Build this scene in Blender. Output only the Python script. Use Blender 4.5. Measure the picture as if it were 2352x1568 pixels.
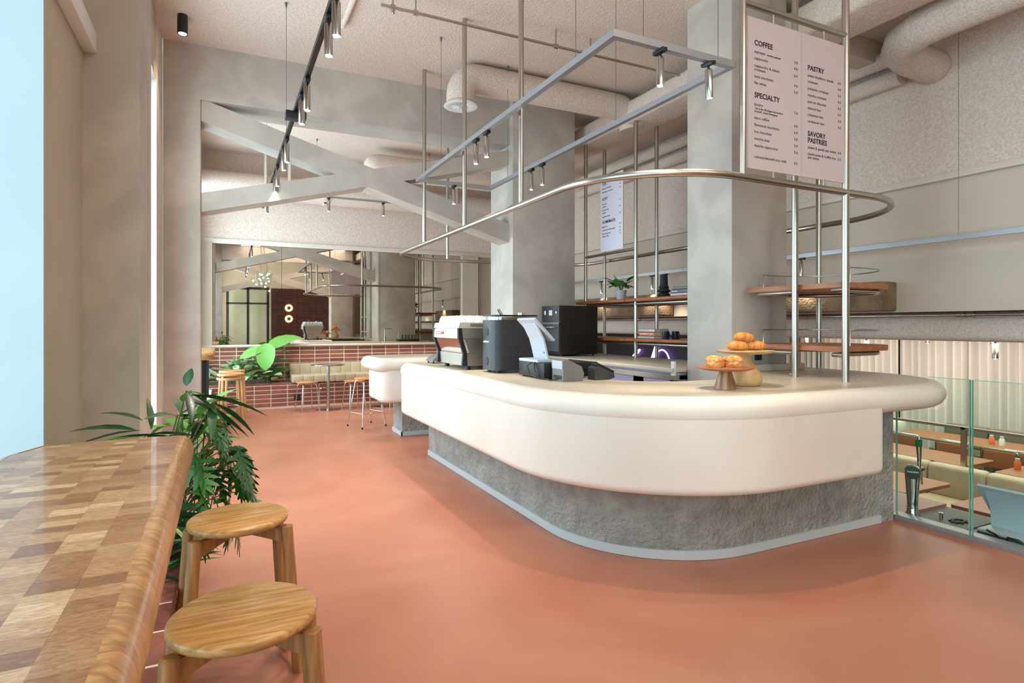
import bpy, bmesh, math, random
from mathutils import Vector, Matrix, Euler
R = math.radians
random.seed(7)
for o in list(bpy.data.objects):
    bpy.data.objects.remove(o)
SC = bpy.context.scene
COL = SC.collection

# ------------------------------------------------------------------ camera
F_PX, CX, HY, CAM_H = 1360.0, 1176.0, 746.0, 1.36
YAW = math.atan(664.0 / F_PX)
cam_d = bpy.data.cameras.new('camera')
cam = bpy.data.objects.new('camera', cam_d)
COL.objects.link(cam)
cam.location = (0, 0, CAM_H)
cam.rotation_euler = (R(90), 0, -YAW)
cam_d.sensor_fit = 'HORIZONTAL'
cam_d.sensor_width = 36.0
cam_d.lens = F_PX / 2352.0 * 36.0
cam_d.shift_y = (HY - 784.0) / 2352.0
cam_d.clip_start = 0.02
SC.camera = cam

# ------------------------------------------------------------------ world, daylight, exposure
W = bpy.data.worlds.new('sky')
SC.world = W
W.use_nodes = True
wb = W.node_tree.nodes['Background']
wb.inputs[0].default_value = (0.62, 0.80, 1.0, 1)
wb.inputs[1].default_value = 1.2
SC.view_settings.view_transform = 'Standard'
SC.view_settings.look = 'None'
SC.view_settings.gamma = 1.0
SC.view_settings.use_curve_mapping = False
SC.view_settings.exposure = 0.48


def area_light(name, loc, rot, sx, sy, power, color):
    l = bpy.data.lights.new(name, 'AREA')
    l.shape = 'RECTANGLE'
    l.size, l.size_y, l.energy, l.color = sx, sy, power, color
    o = bpy.data.objects.new(name, l)
    COL.objects.link(o)
    o.location, o.rotation_euler = loc, rot
    return o


DAY = (0.74, 0.85, 1.0)
# daylight standing in the three street windows on the left
area_light('daylight_window_near', (-1.02, 0.6, 2.0), (0, R(-90), 0), 3.2, 4.1, 62, (0.60, 0.80, 1.0))
area_light('daylight_window_mid', (-0.72, 5.1, 2.0), (0, R(-90), 0), 3.0, 2.1, 85, DAY)
area_light('daylight_window_far', (-0.72, 9.0, 2.0), (0, R(-90), 0), 3.0, 2.8, 165, DAY)
area_light('fill_daylight_rear', (-1.02, -3.1, 2.0), (0, R(-90), 0), 3.0, 2.5, 300, (0.86, 0.93, 1.0))  # fill light added behind the camera, coming through an added window
# fill lamp added overhead behind the camera; ceiling lighting of the lower dining level
area_light('entrance_fill_light', (2.2, -0.6, 4.19), (0, 0, 0), 3.6, 1.6, 70, (1.0, 0.90, 0.80))
area_light('lower_level_light_a', (8.2, 4.5, 1.44), (0, 0, 0), 2.2, 5.0, 80, (1.0, 0.92, 0.82))
area_light('lower_level_light_b', (10.6, 5.5, 1.44), (0, 0, 0), 1.6, 6.0, 95, (1.0, 0.93, 0.84))

# ------------------------------------------------------------------ helpers


class MB:
    """collects geometry for one mesh object"""

    def __init__(s):
        s.v, s.f = [], []

    def add(s, vs, fs, M=None):
        b = len(s.v)
        for p in vs:
            p = Vector(p)
            s.v.append(tuple(M @ p) if M else tuple(p))
        s.f += [tuple(b + i for i in f) for f in fs]
        return s

    def box(s, x0, x1, y0, y1, z0, z1, M=None):
        vs = [(x, y, z) for z in (z0, z1) for y in (y0, y1) for x in (x0, x1)]
        fs = [(0, 2, 3, 1), (4, 5, 7, 6), (0, 1, 5, 4), (2, 6, 7, 3), (0, 4, 6, 2), (1, 3, 7, 5)]
        return s.add(vs, fs, M)

    def bev(s, x0, x1, y0, y1, z0, z1, r=0.01, seg=2, M=None, edges='all'):
        bm = bmesh.new()
        bmesh.ops.create_cube(bm, size=1)
        bmesh.ops.scale(bm, vec=(x1 - x0, y1 - y0, z1 - z0), verts=bm.verts)
        bmesh.ops.translate(bm, vec=((x0 + x1) / 2, (y0 + y1) / 2, (z0 + z1) / 2), verts=bm.verts)
        es = list(bm.edges)
        if edges == 'z':
            es = [e for e in es if abs(e.verts[0].co.z - e.verts[1].co.z) > 1e-6]
        elif edges == 'y':
            es = [e for e in es if abs(e.verts[0].co.y - e.verts[1].co.y) > 1e-6]
        elif edges == 'x':
            es = [e for e in es if abs(e.verts[0].co.x - e.verts[1].co.x) > 1e-6]
        bmesh.ops.bevel(bm, geom=es, offset=r, segments=seg, profile=0.5, affect='EDGES')
        bm.verts.index_update()
        s.add([v.co.copy() for v in bm.verts], [[v.index for v in f.verts] for f in bm.faces], M)
        bm.free()
        return s

    def tube(s, pts, r, n=10, closed=False, caps=True, M=None):
        pts = [Vector(p) for p in pts]
        N = len(pts)
        rs = r if isinstance(r, (list, tuple)) else [r] * N
        vs, fs = [], []
        up = None
        for i, p in enumerate(pts):
            if closed:
                t = (pts[(i + 1) % N] - pts[i - 1])
            else:
                t = pts[min(i + 1, N - 1)] - pts[max(i - 1, 0)]
            t.normalize()
            if up is None:
                a = Vector((0, 0, 1)) if abs(t.z) < 0.9 else Vector((1, 0, 0))
            else:
                a = up
            b = t.cross(a)
            if b.length < 1e-6:
                b = t.cross(Vector((0.3, 0.9, 0.1)))
            b.normalize()
            a = b.cross(t)
            a.normalize()
            up = a
            for k in range(n):
                an = 2 * math.pi * k / n
                vs.append(p + (b * math.cos(an) + a * math.sin(an)) * rs[i])
        M2 = N if closed else N - 1
        for i in range(M2):
            j = (i + 1) % N
            for k in range(n):
                l = (k + 1) % n
                fs.append((i * n + k, j * n + k, j * n + l, i * n + l))
        if caps and not closed:
            fs.append(tuple(range(n)))
            fs.append(tuple(reversed(range((N - 1) * n, N * n))))
        return s.add(vs, fs, M)

    def cyl(s, p0, p1, r, n=16, M=None):
        return s.tube([p0, p1], r, n, M=M)

    def lathe(s, prof, c=(0, 0, 0), n=28, M=None):
        """prof: (radius, z) list from bottom to top"""
        vs, fs = [], []
        m = len(prof)
        for k in range(n):
            a = 2 * math.pi * k / n
            for (r, z) in prof:
                vs.append((c[0] + r * math.cos(a), c[1] + r * math.sin(a), c[2] + z))
        for k in range(n):
            l = (k + 1) % n
            for i in range(m - 1):
                fs.append((k * m + i, l * m + i, l * m + i + 1, k * m + i + 1))
        if prof[0][0] > 1e-5:
            fs.append(tuple(k * m for k in reversed(range(n))))
        if prof[-1][0] > 1e-5:
            fs.append(tuple(k * m + m - 1 for k in range(n)))
        return s.add(vs, fs, M)

    def prism(s, poly, z0, z1, M=None):
        n = len(poly)
        vs = [(p[0], p[1], z0) for p in poly] + [(p[0], p[1], z1) for p in poly]
        fs = [tuple(reversed(range(n))), tuple(range(n, 2 * n))]
        for i in range(n):
            j = (i + 1) % n
            fs.append((i, j, n + j, n + i))
        return s.add(vs, fs, M)

    def prism_y(s, poly, y0, y1, M=None):
        """poly of (x, z) extruded along y"""
        n = len(poly)
        vs = [(p[0], y0, p[1]) for p in poly] + [(p[0], y1, p[1]) for p in poly]
        fs = [tuple(range(n)), tuple(reversed(range(n, 2 * n)))]
        for i in range(n):
            j = (i + 1) % n
            fs.append((i, n + i, n + j, j))
        return s.add(vs, fs, M)

    def prism_x(s, poly, x0, x1, M=None):
        """poly of (y, z) extruded along x"""
        n = len(poly)
        vs = [(x0, p[0], p[1]) for p in poly] + [(x1, p[0], p[1]) for p in poly]
        fs = [tuple(reversed(range(n))), tuple(range(n, 2 * n))]
        for i in range(n):
            j = (i + 1) % n
            fs.append((i, j, n + j, n + i))
        return s.add(vs, fs, M)

    def sweep(s, prof, path, norms, M=None, caps=True):
        """prof: closed list of (outward offset, z); path: (x, y) list; norms: outward (x, y)"""
        m = len(prof)
        vs, fs = [], []
        for p, nn in zip(path, norms):
            for d, z in prof:
                vs.append((p[0] + nn[0] * d, p[1] + nn[1] * d, z))
        N = len(path)
        for i in range(N - 1):
            for k in range(m):
                l = (k + 1) % m
                fs.append((i * m + k, i * m + l, (i + 1) * m + l, (i + 1) * m + k))
        if caps:
            fs.append(tuple(reversed(range(m))))
            fs.append(tuple(range((N - 1) * m, N * m)))
        return s.add(vs, fs, M)

    def mesh(s, name, mat, smooth=None):
        me = bpy.data.meshes.new(name)
        me.from_pydata(s.v, [], s.f)
        bm = bmesh.new()
        bm.from_mesh(me)
        bmesh.ops.recalc_face_normals(bm, faces=bm.faces)
        if smooth is not None:
            for f in bm.faces:
                f.smooth = True
            for e in bm.edges:
                if len(e.link_faces) == 2 and e.calc_face_angle(0) > R(smooth):
                    e.smooth = False
        bm.to_mesh(me)
        bm.free()
        if mat:
            me.materials.append(mat)
        return me

    def build(s, name, mat, parent=None, smooth=40, loc=None, rot=None):
        o = bpy.data.objects.new(name, s.mesh(name, mat, smooth))
        COL.objects.link(o)
        if parent:
            o.parent = parent
        if loc:
            o.location = loc
        if rot:
            o.rotation_euler = rot
        return o


def tag(o, label=None, cat=None, group=None, kind=None):
    if label:
        o['label'] = label
    if cat:
        o['category'] = cat
    if group:
        o['group'] = group
    if kind:
        o['kind'] = kind
    return o


def thing(name, label, cat, loc=(0, 0, 0), rz=0.0, group=None, kind=None):
    o = bpy.data.objects.new(name, None)
    o.empty_display_size = 0.05
    COL.objects.link(o)
    o.location = loc
    o.rotation_euler = (0, 0, rz)
    return tag(o, label, cat, group, kind)


def inst(me, name, parent, loc=(0, 0, 0), rot=(0, 0, 0), sc=(1, 1, 1), M=None):
    o = bpy.data.objects.new(name, me)
    COL.objects.link(o)
    o.parent = parent
    if M is not None:
        o.matrix_local = M
    else:
        o.location, o.rotation_euler, o.scale = loc, rot, sc
    return o


def copy_tree(o, parent=None):
    c = o.copy()
    COL.objects.link(c)
    c.parent = parent
    for ch in list(o.children):
        copy_tree(ch, c)
    return c


def arc(cx, cy, r, a0, a1, n=16):
    return [(cx + r * math.cos(R(a0 + (a1 - a0) * i / n)), cy + r * math.sin(R(a0 + (a1 - a0) * i / n))) for i in range(n + 1)]


def right_normals(path, closed=False):
    out = []
    N = len(path)
    for i in range(N):
        if closed:
            a, b = path[i - 1], path[(i + 1) % N]
        else:
            a, b = path[max(i - 1, 0)], path[min(i + 1, N - 1)]
        d = Vector((b[0] - a[0], b[1] - a[1]))
        d.normalize()
        out.append((d.y, -d.x))
    return out


def rrect(x0, x1, y0, y1, r, n=6):
    return (arc(x0 + r, y0 + r, r, 180, 270, n) + arc(x1 - r, y0 + r, r, 270, 360, n)
            + arc(x1 - r, y1 - r, r, 0, 90, n) + arc(x0 + r, y1 - r, r, 90, 180, n))


def spot_light(name, parent, loc, power, angle=70, color=(1.0, 0.86, 0.70), blend=0.8, rot=(0, 0, 0), size=0.03):
    l = bpy.data.lights.new(name, 'SPOT')
    l.energy, l.color, l.spot_size, l.spot_blend, l.shadow_soft_size = power, color, R(angle), blend, size
    o = bpy.data.objects.new(name, l)
    COL.objects.link(o)
    o.parent = parent
    o.location, o.rotation_euler = loc, rot
    return o


def text_mesh(mb, txt, M, size, bold=0.0, align='LEFT', spacing=1.0, shear=0.0, depth=0.0004):
    cu = bpy.data.curves.new('txt', 'FONT')
    cu.body = txt
    cu.size = size
    cu.offset = bold
    cu.align_x = align
    cu.space_character = spacing
    cu.shear = shear
    cu.resolution_u = 3
    cu.extrude = depth
    o = bpy.data.objects.new('txt', cu)
    COL.objects.link(o)
    me = bpy.data.meshes.new_from_object(o)
    mb.add([v.co.copy() for v in me.vertices], [list(p.vertices) for p in me.polygons], M)
    bpy.data.objects.remove(o)
    bpy.data.curves.remove(cu)
    bpy.data.meshes.remove(me)


def smooth_pts(p, n=5):
    out = []
    q = [p[0]] + list(p) + [p[-1]]
    for i in range(1, len(q) - 2):
        a, b, c, d = [Vector(x) for x in q[i - 1:i + 3]]
        for k in range(n):
            t = k / n
            out.append(0.5 * ((2 * b) + (c - a) * t + (2 * a - 5 * b + 4 * c - d) * t * t + (3 * b - a - 3 * c + d) * t ** 3))
    out.append(Vector(p[-1]))
    return out


ORD = ['first', 'second', 'third', 'fourth', 'fifth', 'sixth', 'seventh', 'eighth', 'ninth', 'tenth', 'eleventh', 'twelfth']

# ------------------------------------------------------------------ materials


def srgb(r, g, b):
    def c(x):
        x /= 255.0
        return x / 12.92 if x <= 0.04045 else ((x + 0.055) / 1.055) ** 2.4
    return (c(r), c(g), c(b), 1)


def mat(name, col, rough=0.5, metal=0.0, col2=None, vscale=3.0, vpos=(0.35, 0.65), stretch=(1, 1, 1), bump=None, rand=None,
        detail=4.0, spec=0.5, emit=None, coat=0.0, aniso=0.0, distort=0.0, world=False):
    m = bpy.data.materials.new(name)
    m.use_nodes = True
    nt = m.node_tree
    N, L = nt.nodes, nt.links
    p = N['Principled BSDF']
    p.inputs['Base Color'].default_value = col
    p.inputs['Roughness'].default_value = rough
    p.inputs['Metallic'].default_value = metal
    p.inputs['Specular IOR Level'].default_value = spec
    p.inputs['Coat Weight'].default_value = coat
    if emit:
        p.inputs['Emission Color'].default_value = emit[0]
        p.inputs['Emission Strength'].default_value = emit[1]
    tc = N.new('ShaderNodeTexCoord')
    mp = N.new('ShaderNodeMapping')
    mp.inputs['Scale'].default_value = stretch
    if world:
        g = N.new('ShaderNodeNewGeometry')
        L.new(g.outputs['Position'], mp.inputs['Vector'])
    else:
        L.new(tc.outputs['Object'], mp.inputs['Vector'])
    src = None
    if rand:
        oi = N.new('ShaderNodeObjectInfo')
        rp = N.new('ShaderNodeValToRGB')
        rp.color_ramp.interpolation = 'LINEAR'
        els = rp.color_ramp.elements
        els[0].position, els[0].color = 0.0, rand[0]
        els[1].position, els[1].color = 1.0, rand[-1]
        for i, c in enumerate(rand[1:-1]):
            e = els.new((i + 1) / (len(rand) - 1))
            e.color = c
        L.new(oi.outputs['Random'], rp.inputs['Fac'])
        # shift texture per object
        va = N.new('ShaderNodeVectorMath')
        va.operation = 'ADD'
        sc_ = N.new('ShaderNodeMath')
        sc_.operation = 'MULTIPLY'
        sc_.inputs[1].default_value = 37.0
        L.new(oi.outputs['Random'], sc_.inputs[0])
        L.new(mp.outputs['Vector'], va.inputs[0])
        L.new(sc_.outputs[0], va.inputs[1])
        vec = va.outputs[0]
        src = rp.outputs['Color']
    else:
        vec = mp.outputs['Vector']
    if col2:
        nz = N.new('ShaderNodeTexNoise')
        nz.inputs['Scale'].default_value = vscale
        nz.inputs['Detail'].default_value = detail
        nz.inputs['Distortion'].default_value = distort
        L.new(vec, nz.inputs['Vector'])
        rp2 = N.new('ShaderNodeValToRGB')
        rp2.color_ramp.elements[0].position, rp2.color_ramp.elements[1].position = vpos
        L.new(nz.outputs['Fac'], rp2.inputs['Fac'])
        if src is None:
            rp2.color_ramp.elements[0].color, rp2.color_ramp.elements[1].color = col, col2
            src = rp2.outputs['Color']
        else:
            mx = N.new('ShaderNodeMix')
            mx.data_type = 'RGBA'
            mx.blend_type = 'MULTIPLY'
            mx.inputs['Factor'].default_value = 1.0
            rp2.color_ramp.elements[0].color, rp2.color_ramp.elements[1].color = (1, 1, 1, 1), col2
            L.new(src, mx.inputs['A'])
            L.new(rp2.outputs['Color'], mx.inputs['B'])
            src = mx.outputs['Result']
    if src is not None:
        L.new(src, p.inputs['Base Color'])
    if bump:
        bn = N.new('ShaderNodeTexNoise')
        bn.inputs['Scale'].default_value = bump[0]
        bn.inputs['Detail'].default_value = bump[3] if len(bump) > 3 else 3.0
        L.new(vec, bn.inputs['Vector'])
        bp = N.new('ShaderNodeBump')
        bp.inputs['Strength'].default_value = bump[1]
        bp.inputs['Distance'].default_value = bump[2]
        L.new(bn.outputs['Fac'], bp.inputs['Height'])
        L.new(bp.outputs['Normal'], p.inputs['Normal'])
    return m


def plank_mat(name, cols, axis=1, width=0.055, grain=(3, 60, 60), rough=0.35):
    """wood made of glued staves running across one object axis"""
    m = mat(name, cols[0], rough)
    nt = m.node_tree
    N, L = nt.nodes, nt.links
    p = N['Principled BSDF']
    tc = N.new('ShaderNodeTexCoord')
    sp = N.new('ShaderNodeSeparateXYZ')
    L.new(tc.outputs['Object'], sp.inputs[0])
    d = N.new('ShaderNodeMath')
    d.operation = 'DIVIDE'
    d.inputs[1].default_value = width
    L.new(sp.outputs[axis], d.inputs[0])
    fl = N.new('ShaderNodeMath')
    fl.operation = 'FLOOR'
    L.new(d.outputs[0], fl.inputs[0])
    wn = N.new('ShaderNodeTexWhiteNoise')
    wn.noise_dimensions = '1D'
    L.new(fl.outputs[0], wn.inputs['W'])
    rp = N.new('ShaderNodeValToRGB')
    e = rp.color_ramp.elements
    e[0].color, e[1].color = cols[0], cols[-1]
    for i, c in enumerate(cols[1:-1]):
        k = e.new((i + 1) / (len(cols) - 1))
        k.color = c
    L.new(wn.outputs['Value'], rp.inputs['Fac'])
    mp = N.new('ShaderNodeMapping')
    mp.inputs['Scale'].default_value = grain
    L.new(tc.outputs['Object'], mp.inputs['Vector'])
    va = N.new('ShaderNodeVectorMath')
    va.operation = 'ADD'
    L.new(mp.outputs[0], va.inputs[0])
    L.new(wn.outputs['Color'], va.inputs[1])
    nz = N.new('ShaderNodeTexNoise')
    nz.inputs['Scale'].default_value = 1.0
    nz.inputs['Detail'].default_value = 5
    nz.inputs['Distortion'].default_value = 0.6
    L.new(va.outputs[0], nz.inputs['Vector'])
    r2 = N.new('ShaderNodeValToRGB')
    r2.color_ramp.elements[0].position, r2.color_ramp.elements[1].position = 0.35, 0.62
    r2.color_ramp.elements[0].color = (0.62, 0.55, 0.48, 1)
    r2.color_ramp.elements[1].color = (1, 1, 1, 1)
    L.new(nz.outputs['Fac'], r2.inputs['Fac'])
    mx = N.new('ShaderNodeMix')
    mx.data_type = 'RGBA'
    mx.blend_type = 'MULTIPLY'
    mx.inputs['Factor'].default_value = 1.0
    L.new(rp.outputs['Color'], mx.inputs['A'])
    L.new(r2.outputs['Color'], mx.inputs['B'])
    L.new(mx.outputs['Result'], p.inputs['Base Color'])
    return m


def glass_mat(name, tint=(0.93, 0.98, 0.96, 1), refl=0.12):
    m = bpy.data.materials.new(name)
    m.use_nodes = True
    N, L = m.node_tree.nodes, m.node_tree.links
    N.remove(N['Principled BSDF'])
    out = N['Material Output']
    t = N.new('ShaderNodeBsdfTransparent')
    t.inputs[0].default_value = tint
    g = N.new('ShaderNodeBsdfGlossy')
    g.inputs['Roughness'].default_value = 0.01
    fr = N.new('ShaderNodeFresnel')
    fr.inputs[0].default_value = 1.25 + refl
    mx = N.new('ShaderNodeMixShader')
    ge = N.new('ShaderNodeNewGeometry')
    iv = N.new('ShaderNodeMath')
    iv.operation = 'SUBTRACT'
    iv.inputs[0].default_value = 1.0
    L.new(ge.outputs['Backfacing'], iv.inputs[1])
    ml = N.new('ShaderNodeMath')
    ml.operation = 'MULTIPLY'
    L.new(fr.outputs[0], ml.inputs[0])
    L.new(iv.outputs[0], ml.inputs[1])
    L.new(ml.outputs[0], mx.inputs[0])
    L.new(t.outputs[0], mx.inputs[1])
    L.new(g.outputs[0], mx.inputs[2])
    L.new(mx.outputs[0], out.inputs[0])
    return m


M = {}
M['floor'] = mat('terracotta_floor', srgb(180, 121, 96), 0.40, col2=srgb(164, 102, 78), vscale=0.8, detail=10, distort=1.6, vpos=(0.32, 0.68), bump=(9, 0.06, 0.01), world=True)
M['plaster'] = mat('microcement_plaster', srgb(184, 176, 166), 0.55, col2=srgb(200, 191, 180), vscale=2.4, detail=10, vpos=(0.42, 0.6), distort=0.5, bump=(14, 0.10, 0.01, 5), world=True)
M['plaster_warm'] = mat('warm_plaster', srgb(200, 188, 168), 0.6, col2=srgb(188, 175, 154), vscale=1.3, detail=7, bump=(20, 0.06, 0.01), world=True)
M['fascia'] = mat('painted_fascia', srgb(208, 194, 178), 0.6, col2=srgb(198, 182, 165), vscale=0.7, detail=4, world=True)
M['spray'] = mat('sprayed_acoustic_plaster', srgb(236, 220, 206), 0.9, col2=srgb(214, 196, 182), vscale=55, detail=5, vpos=(0.3, 0.65), bump=(62, 0.6, 0.016, 4), spec=0.2, world=True)
M['blue'] = mat('daylit_blue_plaster', srgb(196, 210, 214), 0.6, col2=srgb(186, 202, 208), vscale=1.5, bump=(30, 0.05, 0.01), world=True)  # daylight tint of the reveal put into the plaster colour
M['trim'] = mat('painted_trim', srgb(216, 205, 190), 0.5)
M['white'] = mat('white_paint', srgb(232, 232, 230), 0.5)
M['counter'] = mat('cream_plaster_counter', srgb(234, 226, 214), 0.42, col2=srgb(226, 215, 200), vscale=1.2, detail=6, bump=(30, 0.05, 0.01, 5), world=True)
M['worktop'] = mat('stone_worktop', srgb(216, 204, 184), 0.35, col2=srgb(206, 192, 170), vscale=3, detail=6, world=True)
M['rough'] = mat('rough_render', srgb(170, 168, 160), 0.9, col2=srgb(146, 144, 136), vscale=9, detail=8, bump=(38, 0.9, 0.03, 5), spec=0.2, world=True)
M['kick'] = mat('kick_strip', srgb(190, 196, 196), 0.5)
M['steel'] = mat('brushed_steel', srgb(186, 180, 170), 0.3, 1.0)
M['chrome'] = mat('chrome', srgb(220, 220, 218), 0.08, 1.0)
M['satin'] = mat('satin_steel', srgb(196, 194, 190), 0.22, 1.0)
M['darkmetal'] = mat('black_metal', srgb(26, 26, 28), 0.4, 0.3)
M['alu'] = mat('grey_aluminium', srgb(172, 174, 178), 0.4, 0.7)
M['black'] = mat('black_plastic', srgb(26, 26, 27), 0.45)
M['charcoal'] = mat('charcoal_shell', srgb(58, 60, 64), 0.45)
M['ovenblack'] = mat('oven_black', srgb(30, 27, 24), 0.35)
M['grey'] = mat('grey_plastic', srgb(120, 120, 118), 0.5)
M['lightgrey'] = mat('light_grey_plastic', srgb(196, 200, 208), 0.4)
M['brick'] = mat('brick', srgb(120, 66, 54), 0.7, rand=[srgb(126, 70, 58), srgb(154, 88, 70), srgb(168, 100, 80), srgb(142, 80, 64), srgb(160, 98, 80)], col2=(0.72, 0.68, 0.66, 1), vscale=30, vpos=(0.3, 0.7), bump=(70, 0.35, 0.005))
M['brickdark'] = mat('dark_brick', srgb(70, 34, 28), 0.5, rand=[srgb(58, 28, 24), srgb(84, 40, 32), srgb(70, 34, 28)], bump=(60, 0.3, 0.005))
M['mortar'] = mat('mortar', srgb(226, 210, 188), 0.9, bump=(120, 0.3, 0.004))
M['oak'] = plank_mat('oak_seat', [srgb(200, 150, 88), srgb(216, 170, 106), srgb(206, 158, 96), srgb(222, 180, 118)], axis=1, width=0.05, grain=(6, 55, 55), rough=0.3)
M['oakleg'] = mat('oak_leg', srgb(186, 136, 84), 0.4, col2=srgb(150, 104, 60), vscale=1.0, stretch=(60, 60, 5), detail=5)
M['oakpale'] = mat('pale_oak', srgb(206, 160, 106), 0.4, col2=srgb(188, 140, 88), vscale=1.0, stretch=(50, 50, 5))
M['block'] = mat('end_grain_block', srgb(180, 130, 84), 0.3, rand=[srgb(160, 112, 74), srgb(184, 136, 94), srgb(200, 158, 116), srgb(172, 124, 84), srgb(144, 98, 66), srgb(190, 146, 104), srgb(222, 184, 142), srgb(166, 120, 80)],
                 col2=(0.68, 0.60, 0.52, 1), vscale=1.0, stretch=(30, 4.5, 30), vpos=(0.36, 0.62), distort=2.2, detail=5, coat=0.25)
M['blockedge'] = mat('rounded_block_edge', srgb(196, 144, 88), 0.3, col2=srgb(158, 108, 62), vscale=1.0, stretch=(16, 34, 8), vpos=(0.36, 0.62), distort=2.0, detail=5, coat=0.25)
M['shelfwood'] = mat('cherry_shelf', srgb(176, 112, 72), 0.45, col2=srgb(150, 90, 56), vscale=1.0, stretch=(40, 5, 40))
M['walnut'] = mat('walnut_panel', srgb(62, 34, 24), 0.5, col2=srgb(44, 24, 18), vscale=1.0, stretch=(40, 40, 3))
M['tablewood'] = mat('dining_table_top', srgb(164, 100, 64), 0.4, col2=srgb(146, 84, 52), vscale=1.0, stretch=(30, 4, 30))
M['leather'] = mat('olive_leather', srgb(190, 174, 146), 0.5, col2=srgb(178, 162, 134), vscale=4, bump=(90, 0.1, 0.003))
M['leathergreen'] = mat('grey_green_leather', srgb(104, 98, 82), 0.5)
M['tan'] = mat('tan_leather', srgb(150, 92, 58), 0.45)
M['cream'] = mat('cream_fabric', srgb(226, 216, 198), 0.8, bump=(150, 0.2, 0.003))
M['curtain'] = mat('curtain_fabric', srgb(216, 210, 200), 0.8, col2=srgb(198, 192, 182), vscale=1.0, stretch=(4, 4, 0.3))
M['leaf'] = mat('leaf_green', srgb(52, 110, 38), 0.35, rand=[srgb(36, 84, 30), srgb(60, 124, 44), srgb(48, 104, 40)], coat=0.2)
M['leafdark'] = mat('leaf_dark', srgb(40, 78, 40), 0.35, rand=[srgb(30, 62, 34), srgb(52, 92, 48), srgb(40, 80, 40)], coat=0.2)
M['leafbright'] = mat('leaf_bright', srgb(96, 170, 56), 0.4, rand=[srgb(70, 150, 44), srgb(124, 190, 70), srgb(96, 172, 60)])
M['leafvar'] = mat('leaf_variegated', srgb(110, 150, 90), 0.45, rand=[srgb(160, 194, 140), srgb(214, 228, 194), srgb(144, 184, 122)], col2=(0.50, 0.74, 0.46, 1), vscale=24)
M['paddle'] = mat('paddle_leaf', srgb(120, 178, 88), 0.4, rand=[srgb(96, 160, 66), srgb(132, 184, 94), srgb(112, 170, 80)], col2=(0.80, 0.90, 0.75, 1), vscale=1.0, stretch=(3, 40, 3))
M['stem'] = mat('plant_stem', srgb(96, 104, 58), 0.6)
M['soil'] = mat('dark_pebbles', srgb(40, 38, 36), 0.6, col2=srgb(66, 62, 58), vscale=60, bump=(80, 1.0, 0.02))
M['pot'] = mat('grey_pot', srgb(176, 180, 184), 0.6)
M['board'] = mat('menu_board', srgb(206, 190, 190), 0.6)
M['boardedge'] = mat('menu_edge', srgb(226, 206, 176), 0.5)
M['ink'] = mat('menu_ink', srgb(44, 32, 44), 0.7)
M['teaboard'] = mat('tea_board', srgb(226, 222, 236), 0.6)
M['croissant'] = mat('croissant_crust', srgb(200, 124, 56), 0.4, col2=srgb(226, 158, 84), vscale=1.0, stretch=(90, 6, 6), vpos=(0.4, 0.6))
M['bun'] = mat('bun_crust', srgb(206, 130, 62), 0.4, col2=srgb(232, 176, 104), vscale=18, distort=3.0, vpos=(0.4, 0.6))
M['acacia'] = plank_mat('striped_stand_wood', [srgb(150, 100, 70), srgb(214, 178, 130), srgb(120, 84, 70), srgb(200, 160, 112)], axis=1, width=0.022, grain=(30, 30, 6))
M['rubberwood'] = mat('pale_stand_wood', srgb(216, 182, 130), 0.35, col2=srgb(200, 162, 108), vscale=1.0, stretch=(6, 40, 8), distort=1.5)
M['porcelain'] = mat('porcelain', srgb(232, 234, 234), 0.15)
M['cupgrey'] = mat('pale_blue_porcelain', srgb(206, 214, 218), 0.15)
M['red'] = mat('red_badge', srgb(206, 60, 50), 0.4)
M['glass'] = glass_mat('clear_glass')
M['glasstint'] = glass_mat('balustrade_glass', (0.90, 0.97, 0.94, 1), 0.2)
M['glassedge'] = mat('green_glass_edge', srgb(120, 176, 156), 0.15)
M['mirror'] = mat('bronze_mirror', (0.68, 0.62, 0.55, 1), 0.015, 1.0)
M['lens'] = mat('lit_lens', (1, 0.95, 0.85, 1), 0.3, emit=((1, 0.93, 0.82, 1), 9.0))
M['neon'] = mat('violet_neon', (0.4, 0.3, 1, 1), 0.3, emit=((0.36, 0.22, 1.0, 1), 5.0))
M['lavender'] = mat('violet_lit_fridge_steel', srgb(176, 170, 196), 0.4, 0.3)  # violet glow on the fridges put into the steel colour
M['wire'] = mat('wire', srgb(120, 118, 114), 0.4, 0.6)
M['orange'] = mat('orange_cover', srgb(222, 104, 50), 0.5)
M['paper'] = mat('book_pages', srgb(222, 214, 202), 0.7)
M['greybook'] = mat('grey_book', srgb(130, 126, 124), 0.6)
M['navy'] = mat('navy_enamel', srgb(28, 34, 56), 0.25)
M['matteblack'] = mat('matte_black_ceramic', srgb(30, 34, 40), 0.7)
M['greenlabel'] = mat('green_label', srgb(28, 120, 62), 0.4)
M['darkgreen'] = mat('dark_green_medallion', srgb(16, 52, 40), 0.3)
M['terracotta_flower'] = mat('orange_flower', srgb(220, 120, 60), 0.6)
M['concrete'] = mat('raw_concrete', srgb(150, 124, 94), 0.9, col2=srgb(112, 92, 70), vscale=5, detail=8, bump=(40, 0.6, 0.02), world=True)
M['lowerfloor'] = mat('lower_floor', srgb(96, 88, 78), 0.5)
# ================================================================== the setting
CEIL = 4.22
LOW = -1.15


def struct(name, mb, m, label=None, smooth=30):
    o = mb.build(name, m, None, smooth)
    o['kind'] = 'structure'
    if label:
        o['label'] = label
    return o


struct('floor', MB().box(-1.4, 4.27, -5.2, 11.0, -0.25, 0).box(4.27, 4.95, 2.60, 11.0, -0.25, 0), M['floor'], 'smooth terracotta coloured poured floor')
struct('ceiling', MB().box(-1.4, 6.4, -5.2, 11.1, CEIL, CEIL + 0.2), M['spray'], 'sprayed beige acoustic ceiling')
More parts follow.
